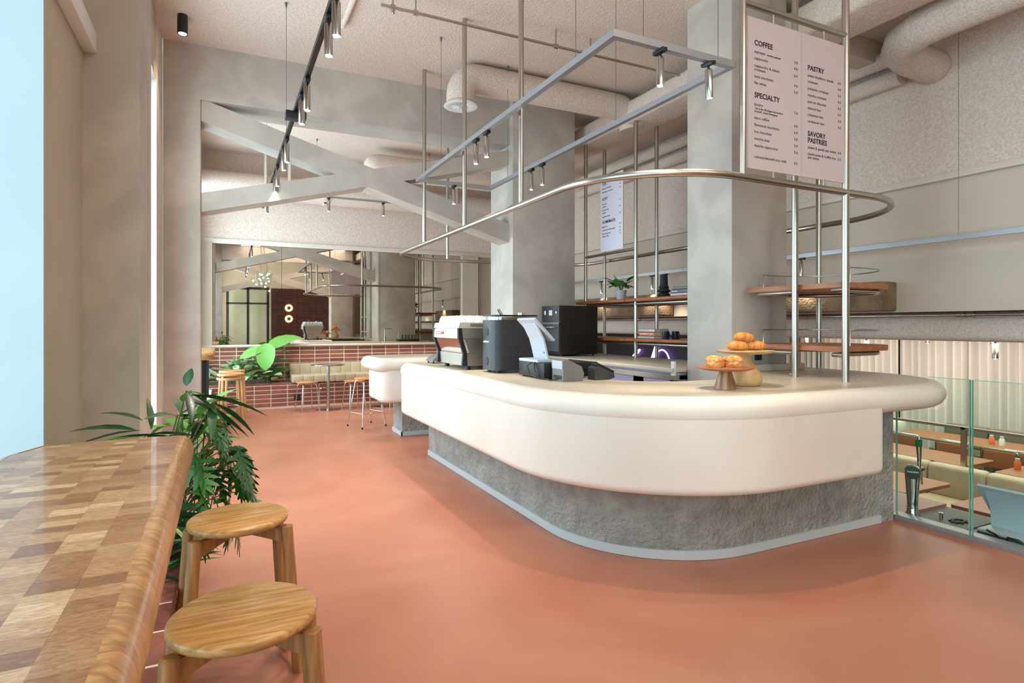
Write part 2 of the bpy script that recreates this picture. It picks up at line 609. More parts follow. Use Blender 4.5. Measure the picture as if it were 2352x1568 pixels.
# back wall: plain lower part hidden by brick and mirror, sprayed upper part
struct('wall_back', MB().box(-0.6, 6.4, 10.9, 11.1, 0, 2.70), M['plaster_warm'], 'plastered back wall behind the mirror')
struct('wall_back_upper', MB().box(-0.6, 6.4, 10.88, 11.1, 2.78, CEIL), M['spray'], 'sprayed upper part of the back wall')
struct('trim_1', MB().bev(-0.6, 6.2, 10.84, 11.0, 2.70, 2.78, 0.008), M['trim'], 'pale ledge along the back wall over the mirror')
struct('wall_back_pilaster', MB().box(4.19, 4.52, 10.78, 10.92, 0, 2.70), M['plaster_warm'], 'plain pilaster at the right end of the mirror')
# right hand wall above the lower dining level
struct('wall_right', MB().box(6.21, 6.40, -3.0, 11.1, 1.49, 2.74), M['fascia'], 'smooth painted fascia over the lower dining level')
struct('wall_right_upper', MB().box(6.19, 6.40, -3.0, 11.1, 2.80, CEIL), M['spray'], 'sprayed upper wall above the painted fascia')
struct('trim_2', MB().bev(6.14, 6.30, -3.0, 10.9, 2.735, 2.80, 0.008), M['trim'], 'pale ledge running along the right wall')
# street side: reveals and piers
struct('wall_left', MB().box(-1.4, -0.60, 2.76, 3.43, 0, 2.70), M['plaster_warm'], 'deep window reveal beside the butcher block table')
struct('wall_left_pier', MB().box(-0.72, -0.37, 3.43, 3.96, 0, CEIL), M['plaster'], 'grey microcement pier between the street windows')
struct('wall_left_sill', MB().box(-1.0, -0.62, 3.96, 6.27, 0, 0.45).box(-1.0, -0.55, 3.96, 6.27, 3.585, CEIL), M['plaster_warm'], 'wall below and above the middle street window')
struct('wall_left_strip', MB().box(-0.72, -0.545, 6.27, 6.84, 0, CEIL), M['spray'], 'narrow sprayed wall strip beside the concrete frame')
struct('wall_left_far', MB().box(-0.72, -0.40, 7.24, 7.7, 0, CEIL).box(-0.72, -0.40, 10.4, 11.0, 0, CEIL).box(-0.9, -0.40, 7.7, 10.4, 0, 0.45).box(-0.9, -0.40, 7.7, 10.4, 3.5, CEIL), M['plaster_warm'], 'street wall beyond the concrete frame')
struct('wall_left_near', MB().box(-1.4, -0.95, -1.5, 2.75, 0, 0.35).box(-1.4, -0.60, -1.5, 2.75, 3.62, CEIL).box(-1.4, -0.60, -5.2, -4.4, 0, CEIL).box(-1.4, -0.60, -1.8, -1.5, 0, CEIL).box(-1.4, -0.60, -4.4, -1.8, 0, 0.45).box(-1.4, -0.60, -4.4, -1.8, 3.55, CEIL), M['plaster_warm'], 'wall around the street window beside the camera')
struct('wall_left_upper', MB().box(-1.4, -0.60, 2.76, 3.43, 2.70, CEIL), M['spray'], 'sprayed wall above the white trim beside the pier')
struct('wall_left_reveal', MB().box(-1.4, -0.60, 2.745, 2.76, 0, CEIL), M['blue'], 'window reveal at the left edge with daylight blue put into its colour')
struct('wall_left_jamb', MB().box(-0.66, -0.543, 6.255, 6.27, 0.45, 3.585), M['white'], 'white jamb of the middle street window')
struct('trim_3', MB().bev(-0.60, -0.545, 2.76, 3.43, 2.66, 2.76, 0.004), M['white'], 'white trim high on the wall beside the pier')


def window(name, x, y0, y1, z0, z1, n, label):
    t = thing(name, label, None, (x, (y0 + y1) / 2, z0), kind='structure')
    hy, hz = (y1 - y0) / 2, z1 - z0
    f = MB()
    f.box(-0.03, 0.03, -hy, -hy + 0.05, 0, hz).box(-0.03, 0.03, hy - 0.05, hy, 0, hz)
    f.box(-0.03, 0.03, -hy, hy, 0, 0.05).box(-0.03, 0.03, -hy, hy, hz - 0.05, hz)
    for i in range(1, n):
        yy = -hy + 2 * hy * i / n
        f.box(-0.028, 0.028, yy - 0.025, yy + 0.025, 0.05, hz - 0.05)
    f.build('window_frame', M['white'], t)
    for i in range(n):
        a = -hy + 2 * hy * i / n + 0.03
        b = -hy + 2 * hy * (i + 1) / n - 0.03
        MB().box(-0.004, 0.004, a, b, 0.04, hz - 0.04).build('pane', M['glass'], t)
    return t


window('window_1', -0.95, -1.5, 2.75, 0.35, 3.62, 3, 'tall street window beside the butcher block table')
window('window_fill', -0.95, -4.4, -1.8, 0.45, 3.55, 2, 'tall window added behind the photographer for fill light')  # unseen window, added to let in fill light from behind
window('window_2', -0.66, 3.96, 6.27, 0.45, 3.585, 2, 'tall street window behind the grey pier')
window('window_3', -0.66, 7.7, 10.4, 0.45, 3.5, 2, 'tall street window beyond the concrete frame')


# ---- concrete portal frames with cross braces
def portal(y, label, x1=3.31):
    t = thing('concrete_frame', label, 'frame', (0, y, 0), kind='structure')
    MB().box(-0.535, -0.208, 0, 0.40, 0, CEIL).build('post', M['plaster'], t)
    MB().box(-0.208, x1, 0, 0.46, 3.665, CEIL).build('beam', M['plaster'], t)
    a = MB()
    a.prism_y([(-0.208, 3.46), (x1, 2.42), (x1, 2.66), (-0.125, 3.665), (-0.208, 3.665)], 0.03, 0.33)
    a.build('brace', M['plaster'], t)
    b = MB()
    b.prism_y([(-0.208, 2.52), (x1, 3.42), (x1, 3.61), (-0.208, 2.715)], 0.032, 0.328)
    b.build('brace', M['plaster'], t)
    return t


portal(6.84, 'grey plastered concrete portal frame with crossed diagonal braces')
portal(-1.9, 'second braced concrete frame, seen only in the mirror', 3.5)

struct('column_far', MB().bev(3.31, 4.24, 6.76, 7.45, 0, CEIL, 0.012, 2, edges='z'), M['plaster'], 'grey plastered column carrying the braced frame')
struct('column_near', MB().bev(3.80, 4.46, 3.62, 4.15, 0, CEIL, 0.012, 2, edges='z'), M['plaster'], 'grey plastered column rising behind the cream counter')
struct('column_entrance', MB().bev(3.5, 4.3, -2.0, -1.4, 0, CEIL, 0.012, 2, edges='z'), M['plaster'], 'column behind the photographer, seen in the mirror')

# entrance wall behind the camera, dark brick
we = struct('wall_entrance', MB().box(-1.4, 4.3, -5.4, -5.2, 0, CEIL), M['plaster_warm'], 'wall behind the photographer')
struct('wall_entrance_side', MB().box(4.27, 4.4, -5.3, -1.6, 0, CEIL), M['plaster_warm'], 'side wall behind the photographer')

# lower dining level
struct('floor_lower', MB().box(4.3, 12.6, -3.0, 16.0, LOW - 0.2, LOW), M['lowerfloor'], 'dark floor of the lower dining level')
struct('ceiling_lower', MB().box(6.40, 12.6, -3.0, 16.0, 1.49, 1.7), M['spray'], 'sprayed ceiling of the lower dining level')
struct('wall_lower_far', MB().box(12.4, 12.6, -3.0, 16.0, LOW, 1.49), M['plaster_warm'], 'far wall of the lower dining level behind the curtains')
struct('wall_lower_end', MB().box(4.3, 12.6, 15.8, 16.0, LOW, 1.49), M['plaster_warm'], 'end wall of the lower dining level')
struct('wall_lower_front', MB().box(4.3, 12.6, -3.2, -3.0, LOW, CEIL), M['plaster_warm'], 'near end wall of the lower dining level')
struct('wall_slab_edge', MB().box(4.20, 4.27, -3.0, 2.60, LOW, -0.25).box(4.88, 4.95, 3.0, 11.0, LOW, -0.25), M['plaster_warm'], 'wall under the floor edge of the upper level')
# walnut wall with the neon sign, seen between the columns
ww = struct('wall_lower_walnut', MB().box(8.9, 9.0, 8.4, 14.0, LOW, 1.49), M['walnut'], 'dark walnut wall of the lower level')

# metal floor edge under the balustrade
struct('trim_4', MB().bev(4.22, 4.33, -1.5, 2.58, -0.02, 0.035, 0.006), M['alu'], 'aluminium edge profile along the floor opening')

# ---- brickwork
BRICK_L, BRICK_H, JOINT = 0.234, 0.053, 0.016


def brick_mesh(l, d, h):
    return MB().bev(-l / 2, l / 2, -d / 2, d / 2, -h / 2, h / 2, 0.004, 1).mesh('brick', M['brick'], 30)


bm_front = brick_mesh(BRICK_L, 0.012, BRICK_H)


def brick_rows(parent, x0, y, z0, cols, rows, l=BRICK_L, h=BRICK_H, me=None, skip=None):
    for r in range(rows):
        for c in range(cols):
            if skip and skip(c, r):
                continue
            o = inst(me or bm_front, 'brick', parent, (x0 + (c + 0.5) * (l + JOINT), y + random.uniform(-0.0015, 0.0015), z0 + JOINT + (r + 0.5) * (h + JOINT)))


wb_ = struct('wall_back_brick', MB().box(-0.40, 4.19, 10.865, 10.91, 0.42, 1.01), M['mortar'], 'low stack bonded brick wall under the mirror')
brick_rows(wb_, -0.30, 10.862, 0.42, 18, 8)
cap = MB().bev(-0.40, 4.19, 10.80, 10.91, 0.985 + 0.012, 1.03, 0.006)
struct('trim_5', cap, M['trim'], 'thin ledge capping the low brick wall')

# planter and bench base in front of it
pb = thing('brick_planter_base', 'long low brick planter and bench base under the mirror wall', 'planter', (0, 10.35, 0), kind='structure')
mm = MB().box(-0.40, 4.19, 0.003, 0.05, 0, 0.385)
mm.box(-0.40, -0.36, 0.05, 0.50, 0, 0.385).box(0.86, 4.19, 0.05, 0.51, 0, 0.385)
mm.build('mortar_bed', M['mortar'], pb)
for r in range(5):
    for c in range(18):
        inst(bm_front, 'brick', pb, (-0.30 + (c + 0.5) * 0.250, 0.0, JOINT + (r + 0.5) * (BRICK_H + JOINT) + 0.012))
bcap = MB().bev(-0.117, 0.117, -0.036, 0.05, -0.015, 0.015, 0.004, 1).mesh('brick', M['brick'], 30)
for c in range(18):
    inst(bcap, 'brick', pb, (-0.30 + (c + 0.5) * 0.250, 0.03, 0.395))
bcap2 = MB().bev(-0.119, 0.119, -0.2, 0.2, -0.015, 0.015, 0.004, 1).mesh('brick', M['brick'], 30)
inst(bcap2, 'brick', pb, (0.83, 0.29, 0.395))
MB().box(-0.36, 0.72, 0.05, 0.51, 0.25, 0.34).build('soil', M['soil'], pb)

# ---- mirror in three panels
mr = thing('mirror', 'wide tinted mirror over the low brick wall', 'mirror', (2.0, 10.865, 1.035), rz=R(-0.4))
for a, b in ((-0.15, 0.905), (0.91, 2.595), (2.60, 4.185)):
    MB().box(a - 2.0, b - 2.0, -0.006, 0.006, 0, 1.66).build('mirror_panel', M['mirror'], mr)
struct('wall_back_left', MB().box(-0.42, -0.155, 10.80, 10.92, 1.03, 2.70), M['plaster_warm'], 'plain strip of wall left of the mirror')
# ================================================================== counters
TOP = 0.97
CC, CR = (2.79, 3.40), 1.15          # centre and radius of the counter's near corner


def corner(r, n=28):
    return arc(CC[0], CC[1], r, 180, 270, n)


def bull(r, zc, n=8, inner=-0.10, z0=None, z1=None):
    """bullnosed edge profile: (offset, z), path line is the outermost line"""
    pr = [(-r + r * math.cos(R(a)), zc + r * math.sin(R(a))) for a in [-90 + 180 * i / n for i in range(n + 1)]]
    return [(inner, zc - r)] + pr + [(inner, zc + r)]


mc = thing('service_counter', 'large curved cream service counter with rounded top edge', 'counter', (0, 0, 0))
rr = 0.082
edge = [(2.45, 6.06)] + arc(1.74, 5.96, 0.10, 90, 180, 5) + [(1.64, 3.9), (1.64, 3.6)] + corner(1.15)[0:] + [(3.3, 2.25), (3.7, 2.25)] + arc(4.08, 3.10, 0.85, 270, 360, 20) + [(4.93, 3.6), (4.93, 4.3)]
en = right_normals(edge)
MB().sweep(bull(rr, TOP - rr), edge, en).build('rounded_edge', M['counter'], mc, 50)
inner_edge = [(p[0] - n[0] * 0.0995, p[1] - n[1] * 0.0995) for p, n in zip(edge, en)]
hole = [(4.83, 4.3), (4.47, 4.3), (4.47, 3.61), (3.70, 3.61), (3.70, 3.18), (2.95, 3.18)] + arc(2.95, 3.68, 0.5, 270, 180, 10)[1:] + [(2.45, 5.96)]
MB().prism(inner_edge[1:] + hole, TOP - 0.04, TOP - 0.0015).build('worktop', M['worktop'], mc, 30)
# front band below the roll
fb = [(2.45, 6.05)] + arc(1.748, 5.95, 0.10, 90, 180, 5) + [(1.648, 3.9), (1.648, 3.6)] + corner(1.142) + [(3.3, 2.258), (3.60, 2.258)] + arc(3.61, 2.308, 0.05, 270, 360, 5) + [(3.66, 2.45)]
br = 0.05
bprof = [(-0.06, TOP - 0.06), (-0.06, 0.44), (-br, 0.44)] + [(-br + br * math.sin(R(a)), 0.44 + br - br * math.cos(R(a))) for a in (15, 30, 45, 60, 75, 90)] + [(0, TOP - 0.06)]
MB().sweep(bprof, fb, right_normals(fb)).build('front_panel', M['counter'], mc, 50)
und = [(2.45, 5.97), (1.72, 5.97), (1.72, 3.6)] + corner(1.07) + [(3.60, 2.33), (3.60, 2.60)] + [(p[0], p[1]) for p in reversed(corner(0.80))] + [(1.99, 5.97)]
MB().prism([(2.3, 5.97), (1.72, 5.97), (1.72, 3.6)] + corner(1.07)[1:] + [(3.62, 2.33), (3.62, 2.9), (2.79, 2.9)] + list(reversed(arc(CC[0], CC[1], 0.5, 180, 270, 10)))[1:-1] + [(2.3, 3.4)], 0.46, 0.50).build('underside', M['counter'], mc, 30)
# rough plinth
bs = [(2.40, 5.96), (1.94, 5.96), (1.94, 3.6)] + corner(0.85, 24) + [(3.5, 2.55), (4.21, 2.55), (4.21, 3.55)]
MB().prism(bs + [(4.0, 3.55), (4.0, 3.0), (2.79, 3.0)] + list(reversed(arc(CC[0], CC[1], 0.4, 180, 270, 10)))[1:] + [(2.40, 3.6)], 0.0, 0.86).build('plinth', M['rough'], mc, 30)
kk = [(1.94, 5.96), (1.94, 3.6)] + corner(0.85, 24) + [(3.5, 2.55), (4.06, 2.55)]
MB().sweep([(-0.01, 0.002), (0.012, 0.002), (0.012, 0.055), (-0.01, 0.055)], kk, right_normals(kk)).build('kick_strip', M['kick'], mc, 30)
MB().bev(3.98, 4.62, 3.565, 3.61, TOP - 0.001, TOP + 0.055, 0.006).build('upstand', M['worktop'], mc)
MB().bev(4.06, 4.13, 3.600, 3.6195, 1.06, 1.15, 0.004).build('socket', M['black'], mc)
MB().lathe([(0.035, 0), (0.035, 0.004), (0.025, 0.005)], (4.10, 3.28, TOP), 20).build('cable_grommet', M['chrome'], mc)

# far counter
fc = thing('far_counter', 'smaller cream counter with rounded end behind the service counter', 'counter', (0, 0, 0))
e2 = [(3.30, 6.83)] + [(2.3, 6.83)] + list(reversed(arc(1.72, 6.98, 0.15, 180, 270, 6))) + list(reversed(arc(1.77, 7.55, 0.20, 90, 180, 8))) + [(2.3, 7.75), (3.30, 7.75)]
e2 = list(reversed(e2))
MB().sweep(bull(rr, TOP - rr), e2, [(-a, -b) for a, b in right_normals(list(reversed(e2)))][::-1] if False else right_normals(e2)).build('rounded_edge', M['counter'], fc, 50)
n2 = right_normals(e2)
if (e2[len(e2) // 2][0] + n2[len(e2) // 2][0] * 0.1) > e2[len(e2) // 2][0]:
    print('WARN far counter normals inward')
MB().prism([(p[0] - n[0] * 0.0995, p[1] - n[1] * 0.0995) for p, n in zip(e2, n2)], TOP - 0.04, TOP - 0.0015).build('worktop', M['worktop'], fc, 30)
f2 = [(3.30, 7.62)] + arc(1.78, 7.50, 0.12, 90, 180, 6) + arc(1.78, 6.99, 0.12, 180, 270, 6) + [(3.30, 6.87)]
MB().sweep(bprof, f2, right_normals(f2)).build('front_panel', M['counter'], fc, 50)
MB().prism([(3.3, 7.56), (1.76, 7.56), (1.72, 7.5), (1.72, 7.0), (1.76, 6.93), (3.3, 6.93)], 0.46, 0.50).build('underside', M['counter'], fc, 30)
MB().prism([(3.3, 7.10), (3.3, 7.52), (1.97, 7.52), (1.97, 7.10)], 0, 0.47).build('plinth', M['rough'], fc, 30)
k2 = [(1.97, 7.52), (1.97, 7.10), (3.30, 7.10)]
MB().box(1.958, 1.972, 7.088, 7.53, 0.002, 0.055).box(1.958, 3.3, 7.088, 7.102, 0.002, 0.055).build('kick_strip', M['kick'], fc, 30)

# back bar with fridges
bb = thing('back_bar', 'pale back bar worktop with under-counter fridges', 'counter', (0, 0, 0))
MB().bev(3.64, 4.62, 4.16, 6.745, TOP - 0.04, TOP, 0.004).build('worktop', M['worktop'], bb)
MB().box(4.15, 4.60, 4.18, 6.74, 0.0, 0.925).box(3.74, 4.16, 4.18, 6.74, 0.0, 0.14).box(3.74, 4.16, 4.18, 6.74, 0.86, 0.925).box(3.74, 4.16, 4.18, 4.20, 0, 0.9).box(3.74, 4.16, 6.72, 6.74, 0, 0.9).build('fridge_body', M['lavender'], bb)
MB().box(3.76, 4.16, 4.2, 6.72, 0.5, 0.51).build('fridge_shelf', M['satin'], bb)
MB().box(3.68, 3.74, 4.18, 6.74, 0.855, 0.905).build('fridge_fascia', M['satin'], bb)
MB().bev(3.655, 3.68, 4.155, 4.20, 0.9, 1.03, 0.003).build('end_stop', M['white'], bb)
for i, (ya, yb) in enumerate(((4.20, 4.72), (4.74, 5.36), (5.38, 6.0), (6.02, 6.70))):
    d = MB()
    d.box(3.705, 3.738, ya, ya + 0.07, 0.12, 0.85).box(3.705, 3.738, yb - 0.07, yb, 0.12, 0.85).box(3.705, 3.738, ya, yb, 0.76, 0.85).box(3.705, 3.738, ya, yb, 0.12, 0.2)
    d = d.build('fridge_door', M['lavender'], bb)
    MB().box(3.715, 3.722, ya + 0.07, yb - 0.07, 0.2, 0.76).build('pane', M['glass'], d)
    hy = yb - 0.04 if i % 2 else ya + 0.04
    MB().tube([(3.70, hy, 0.80), (3.67, hy, 0.78), (3.665, hy, 0.70), (3.67, hy, 0.62), (3.70, hy, 0.60)], 0.008, 8).build('handle', M['chrome'], d)
vl = bpy.data.lights.new('fridge_strip_light', 'AREA')
vl.shape, vl.size, vl.size_y, vl.energy, vl.color = 'RECTANGLE', 0.03, 2.4, 4.0, (0.50, 0.45, 1.0)
vo = bpy.data.objects.new('fridge_strip_light', vl)
COL.objects.link(vo)
vo.location = (3.95, 5.45, 0.852)
vo.rotation_euler = (0, 0, 0)
vo.parent = bb

bme = MB().lathe([(0.001, 0), (0.034, 0.0), (0.036, 0.02), (0.036, 0.14), (0.014, 0.2), (0.014, 0.25), (0.0005, 0.252)], n=14).mesh('bottle', M['porcelain'], 40)
for k in range(14):
    o = bpy.data.objects.new('bottle', bme)
    COL.objects.link(o)
    o.location = (3.86 + 0.02 * (k % 2), 4.36 + k * 0.115, 0.511)
    tag(o, 'pale bottle standing in the back bar fridge', 'bottle', 'bottles in the back bar fridge')

rc = thing('rear_counter', 'short counter behind the far column, seen in the mirror', 'counter', (3.9, 7.75, 0))
MB().bev(-0.58, 0.6, -0.27, 0.27, TOP - 0.04, TOP, 0.004).build('worktop', M['worktop'], rc)
MB().box(-0.56, 0.58, -0.25, 0.25, 0, TOP - 0.04).build('body', M['counter'], rc)
fa = thing('faucet', 'slim bent faucet on the rear counter, seen in the mirror', 'faucet', (3.42, 7.72, TOP))
MB().tube([(0, 0, 0), (0, 0, 0.26), (0.01, 0, 0.29), (0.04, 0, 0.30), (0.14, 0, 0.30), (0.16, 0, 0.28), (0.16, 0, 0.25)], 0.012, 10).build('spout', M['steel'], fa, 60)
MB().cyl((0, 0, 0), (0, 0, 0.12), 0.022, 12).build('body', M['steel'], fa, 60)
ty = MB().bev(-0.25, 0.25, -0.13, 0.13, 0, 0.05, 0.006).build('wooden_tray', M['walnut'], None)
ty.location = (3.95, 7.80, TOP)
tag(ty, 'dark wooden tray on the rear counter, seen in the mirror', 'tray')
gm = MB().lathe([(0.0005, 0.004), (0.028, 0.004), (0.033, 0.11), (0.031, 0.11), (0.026, 0.008), (0.0005, 0.008)], n=14).mesh('drinking_glass', M['glass'], 60)
for k in range(10):
    o = bpy.data.objects.new('drinking_glass', gm)
    COL.objects.link(o)
    o.location = (3.82 + 0.08 * (k % 5), 7.76 + 0.08 * (k // 5), TOP + 0.047)
    tag(o, 'clear tumbler on the dark wooden tray in the mirror', 'glass', 'tumblers on the wooden tray')
cf = MB().lathe([(0.0005, 0.0), (0.05, 0.0), (0.052, 0.01), (0.03, 0.14), (0.014, 0.24), (0.014, 0.30), (0.0005, 0.30)], n=18).build('carafe', M['glass'], None, 60)
cf.location = (3.745, 7.80, TOP + 0.05)
tag(cf, 'slim clear carafe on the wooden tray in the mirror', 'carafe')
# ================================================================== steel rail, boards, shelf rack
RZ = 2.27
rail = thing('overhead_rail', 'suspended rounded steel rail on slim poles above the counter', 'rail', (0, 0, 0))
rp = (arc(2.83, 3.45, 0.80, 180, 270, 14) + arc(4.13, 3.45, 0.80, 270, 360, 14) + arc(4.28, 7.26, 0.65, 0, 90, 12) + arc(2.68, 7.26, 0.65, 90, 180, 12))
MB().tube([(x, y, RZ) for x, y in rp], 0.024, 12, closed=True).build('rail', M['steel'], rail, 60)
for (x, y, z0) in ((2.03, 4.0, RZ), (2.03, 5.17, RZ), (2.03, 6.40, RZ), (2.85, 7.91, RZ), (2.875, 2.65, RZ), (4.91, 5.2, RZ), (4.3, 7.91, RZ)):
    MB().cyl((x, y, z0), (x, y, CEIL), 0.021, 14).cyl((x, y, CEIL - 0.42), (x, y, CEIL - 0.02), 0.0235, 14).build('pole', M['steel'], rail, 60)
for (x, y) in ((3.845, 2.65), (3.87, 3.07), (4.85, 3.60)):
    MB().cyl((x, y, TOP - 0.002), (x, y, CEIL), 0.024, 14).build('pole', M['steel'], rail, 60)
MB().cyl((2.875, 2.65, 3.345), (3.845, 2.65, 3.345), 0.021, 12).build('crossbar', M['steel'], rail, 60)
for x in (3.14, 3.62):
    MB().cyl((x, 2.65, 3.27), (x, 2.65, 3.345), 0.006, 8).build('hanger', M['steel'], rail)
    MB().cyl((x, 2.65, RZ), (x, 2.65, 2.335), 0.006, 8).build('hanger', M['steel'], rail)


def shelf_poly(x0, x1, y0, y1, r):
    return [(x0, y0), (x1 - r, y0)] + arc(x1 - r, y0 + r, r, 270, 360, 10)[1:] + arc(x1 - r, y1 - r, r, 0, 90, 10) + [(x0, y1)]


for z in (1.625, 1.17):
    sh = MB().prism(shelf_poly(3.90, 4.72, 2.72, 3.56, 0.40), z, z + 0.038).build('shelf', M['shelfwood'], rail)
    pts = [(3.845, 2.66, z - 0.02), (3.87, 2.76, z - 0.02)] + [(x, y, z - 0.02) for x, y in arc(4.27, 3.11, 0.35, 270, 450, 18)] + [(3.92, 3.46, z - 0.02), (3.88, 3.40, z - 0.02), (3.87, 3.09, z - 0.02)]
    MB().tube(pts, 0.016, 8).build('shelf_support', M['steel'], rail, 60)
    g = z + 0.15
    gp = [(4.05, 2.76, z + 0.038), (4.05, 2.76, g)] + [(x, y, g) for x, y in arc(4.28, 3.14, 0.38, 270, 450, 18)] + [(4.05, 3.52, g), (4.05, 3.52, z + 0.038)]
    MB().tube(gp, 0.005, 6).build('gallery_wire', M['steel'], rail, 60)

# ---- menu boards
FACE_Y = Matrix(((1, 0, 0, 0), (0, 0, -1, 0), (0, 1, 0, 0), (0, 0, 0, 1)))   # text facing -Y
FACE_X = Matrix(((0, 0, -1, 0), (-1, 0, 0, 0), (0, 1, 0, 0), (0, 0, 0, 1)))   # text facing -X
MU = 0.00345   # metres per pixel of the board crop


def menu(name, label, x0, x1, z0, z1, heads, items, prices, small):
    t = thing(name, label, 'menu board', ((x0 + x1) / 2, 2.65, z0))
    w = (x1 - x0) / 2
    MB().box(-w, w, -0.004, 0.006, 0, z1 - z0).build('panel', M['board'], t)
    MB().box(-w, w, -0.005, 0.007, -0.004, 0.0).build('edge_strip', M['boardedge'], t)
    h = z1 - z0
    def put(nm, s, x, zz, *ar, **kw):
        b = MB()
        text_mesh(b, s, Matrix.Translation((x, -0.0055, h * zz)) @ FACE_Y, *ar, **kw)
        b.build(nm, M['ink'], t, None)
    for zz, s in heads:
        put('heading_lettering', s, -w + 0.055, zz, 0.046, 0.0009, spacing=1.02)
    for zz, s in items:
        put('item_lettering', s, -w + 0.055, zz, 0.0245, 0.0, spacing=1.10)
    for zz, s in prices:
        put('price_lettering', s, w - 0.035, zz, 0.0245, 0.0, 'RIGHT', spacing=1.1)
    for zz, s, dx in small:
        put('note_lettering', s, -w + 0.055 + dx, zz, 0.0175, 0.0, spacing=0.95, shear=0.25)
    return t


def lv(rows, v0, v1):
    """photo rows (as seen at the board's left edge) to relative height"""
    return [((v1 - v) / (v1 - v0),) + tuple(r) for v, *r in rows]


menu('menu_board', 'left menu board headed COFFEE and SPECIALTY hung between steel poles', 2.912, 3.392, 2.335, 3.27,
     lv([(103, 'COFFEE'), (224, 'SPECIALTY')], 40, 388),
     lv([(121, 'espresso'), (136, 'cappuccino'), (153, 'cappuccino & classic'), (162, 'croissant'), (178, 'latte macchiato'), (193, 'flat white'),
         (243, 'bicerin'), (274, 'nitro coffee'), (290, 'flavoured macchiato'), (306, 'hot chocolate'), (322, 'matcha latte'), (338, 'matcha cappuccino'), (364, 'oat/soy/almond/coco milk')], 40, 388),
     lv([(121, '3.0'), (136, '4.0'), (153, '6.0'), (177, '4.0'), (193, '5.0'), (243, '7.0'), (274, '6.0'), (290, '6.0'), (306, '5.0'), (322, '5.0'), (338, '5.0'), (364, '0.5')], 40, 388),
     lv([(121, 'bombora selection', 0.11), (251, '"one of the 100 things in the world to', 0), (258, 'be saved" - Ernest Hemingway', 0)], 40, 388))
menu('menu_board', 'right menu board headed PASTRY and SAVORY PASTRIES hung between steel poles', 3.400, 3.822, 2.335, 3.27,
     lv([(157, 'PASTRY'), (308, 'SAVORY'), (323, 'PASTRIES')], 76, 402),
     lv([(172, 'janine blueberry danish'), (186, 'croissant'), (202, 'pistachio croissant'), (217, 'matcha croissant'), (232, 'pain au chocolat'), (247, 'almond bun'), (262, 'cinnamon bun'), (277, 'cardamom bun'),
         (337, 'salami & gouda pan suisse'), (352, 'mushrooms & truffle brie'), (360, 'pan suisse')], 76, 402),
     lv([(172, '4.5'), (187, '4.0'), (202, '4.5'), (217, '4.5'), (232, '4.5'), (247, '4.5'), (262, '4.5'), (277, '4.5'), (337, '5.0'), (352, '5.5')], 76, 402), [])

# ---- shelf rack behind the bar
rack = thing('shelf_rack', 'steel pole shelf rack standing on the back bar', 'shelf', (0, 0, 0))
for x, y in ((4.49, 6.88), (4.49, 5.78), (4.49, 4.80), (4.85, 6.95), (4.85, 5.83), (4.85, 4.80)):
    z0 = TOP if (x < 4.6 and y < 6.7) else 0.0
    MB().cyl((x, y, z0), (x, y, 3.83), 0.0225, 12).cyl((x, y, 3.4), (x, y, 3.8), 0.026, 12).build('pole', M['steel'], rack, 60)
for z in (1.615, 1.135):
    MB().cyl((4.49, 4.3, z), (4.49, 6.9, z), 0.02, 10).build('crossbar', M['steel'], rack, 60)
    MB().cyl((4.85, 4.3, z), (4.85, 6.95, z), 0.02, 10).build('crossbar', M['steel'], rack, 60)
MB().cyl((4.49, 5.78, 2.285), (4.49, 6.88, 2.285), 0.018, 10).build('crossbar', M['steel'], rack, 60)
MB().cyl((4.49, 5.78, 3.30), (4.49, 6.88, 3.30), 0.018, 10).build('crossbar', M['steel'], rack, 60)
for z in (1.64, 1.16):
    MB().bev(4.405, 4.93, 5.915, 7.02, z, z + 0.04, 0.016, 3).build('shelf_plank', M['shelfwood'], rack)
    MB().bev(4.405, 4.93, 4.2, 5.905, z, z + 0.04, 0.016, 3).build('shelf_plank', M['shelfwood'], rack)

tb = thing('menu_board', 'narrow white menu board headed TEA, SOFT and HOMEMADE on the shelf rack', 'menu board', (4.455, 6.23, 2.31))
MB().box(-0.004, 0.006, -0.24, 0.24, 0, 0.97).build('panel', M['teaboard'], tb)
MB().box(-0.005, 0.007, -0.246, -0.24, 0, 0.97).build('edge_strip', M['boardedge'], tb)
def tea(nm, s, y, zz, *ar):
    b = MB()
    text_mesh(b, s, Matrix.Translation((-0.0055, y, zz)) @ FACE_X, *ar)
    b.build(nm, M['ink'], tb, None)


for zz, s in ((0.86, 'TEA'), (0.665, 'SOFT'), (0.365, 'HOMEMADE')):
    tea('heading_lettering', s, 0.20, zz, 0.052, 0.0008)
for zz, s, p in ((0.81, 'global tea selection', '4.0'), (0.765, 'fresh ginger - mint tea', '4.5'), (0.61, 'fritz-cola', '4.0'), (0.575, 'orangina', ''), (0.53, 'amber & cider', '4.5'), (0.495, 'rhubarb', ''), (0.445, 'mandarin & chili', '4.5'),
                 (0.315, 'ginger shot', '3.0'), (0.27, 'strawberry mint lemonade', '4.5'), (0.225, 'fresh orange juice', '4.5'), (0.19, 'regular / large', '5.5')):
    tea('item_lettering', s, 0.20, zz, 0.026, 0.0)
    if p:
        tea('price_lettering', p, -0.20, zz, 0.026, 0.0, 'RIGHT')

# ================================================================== ceiling tracks, spots, ducts


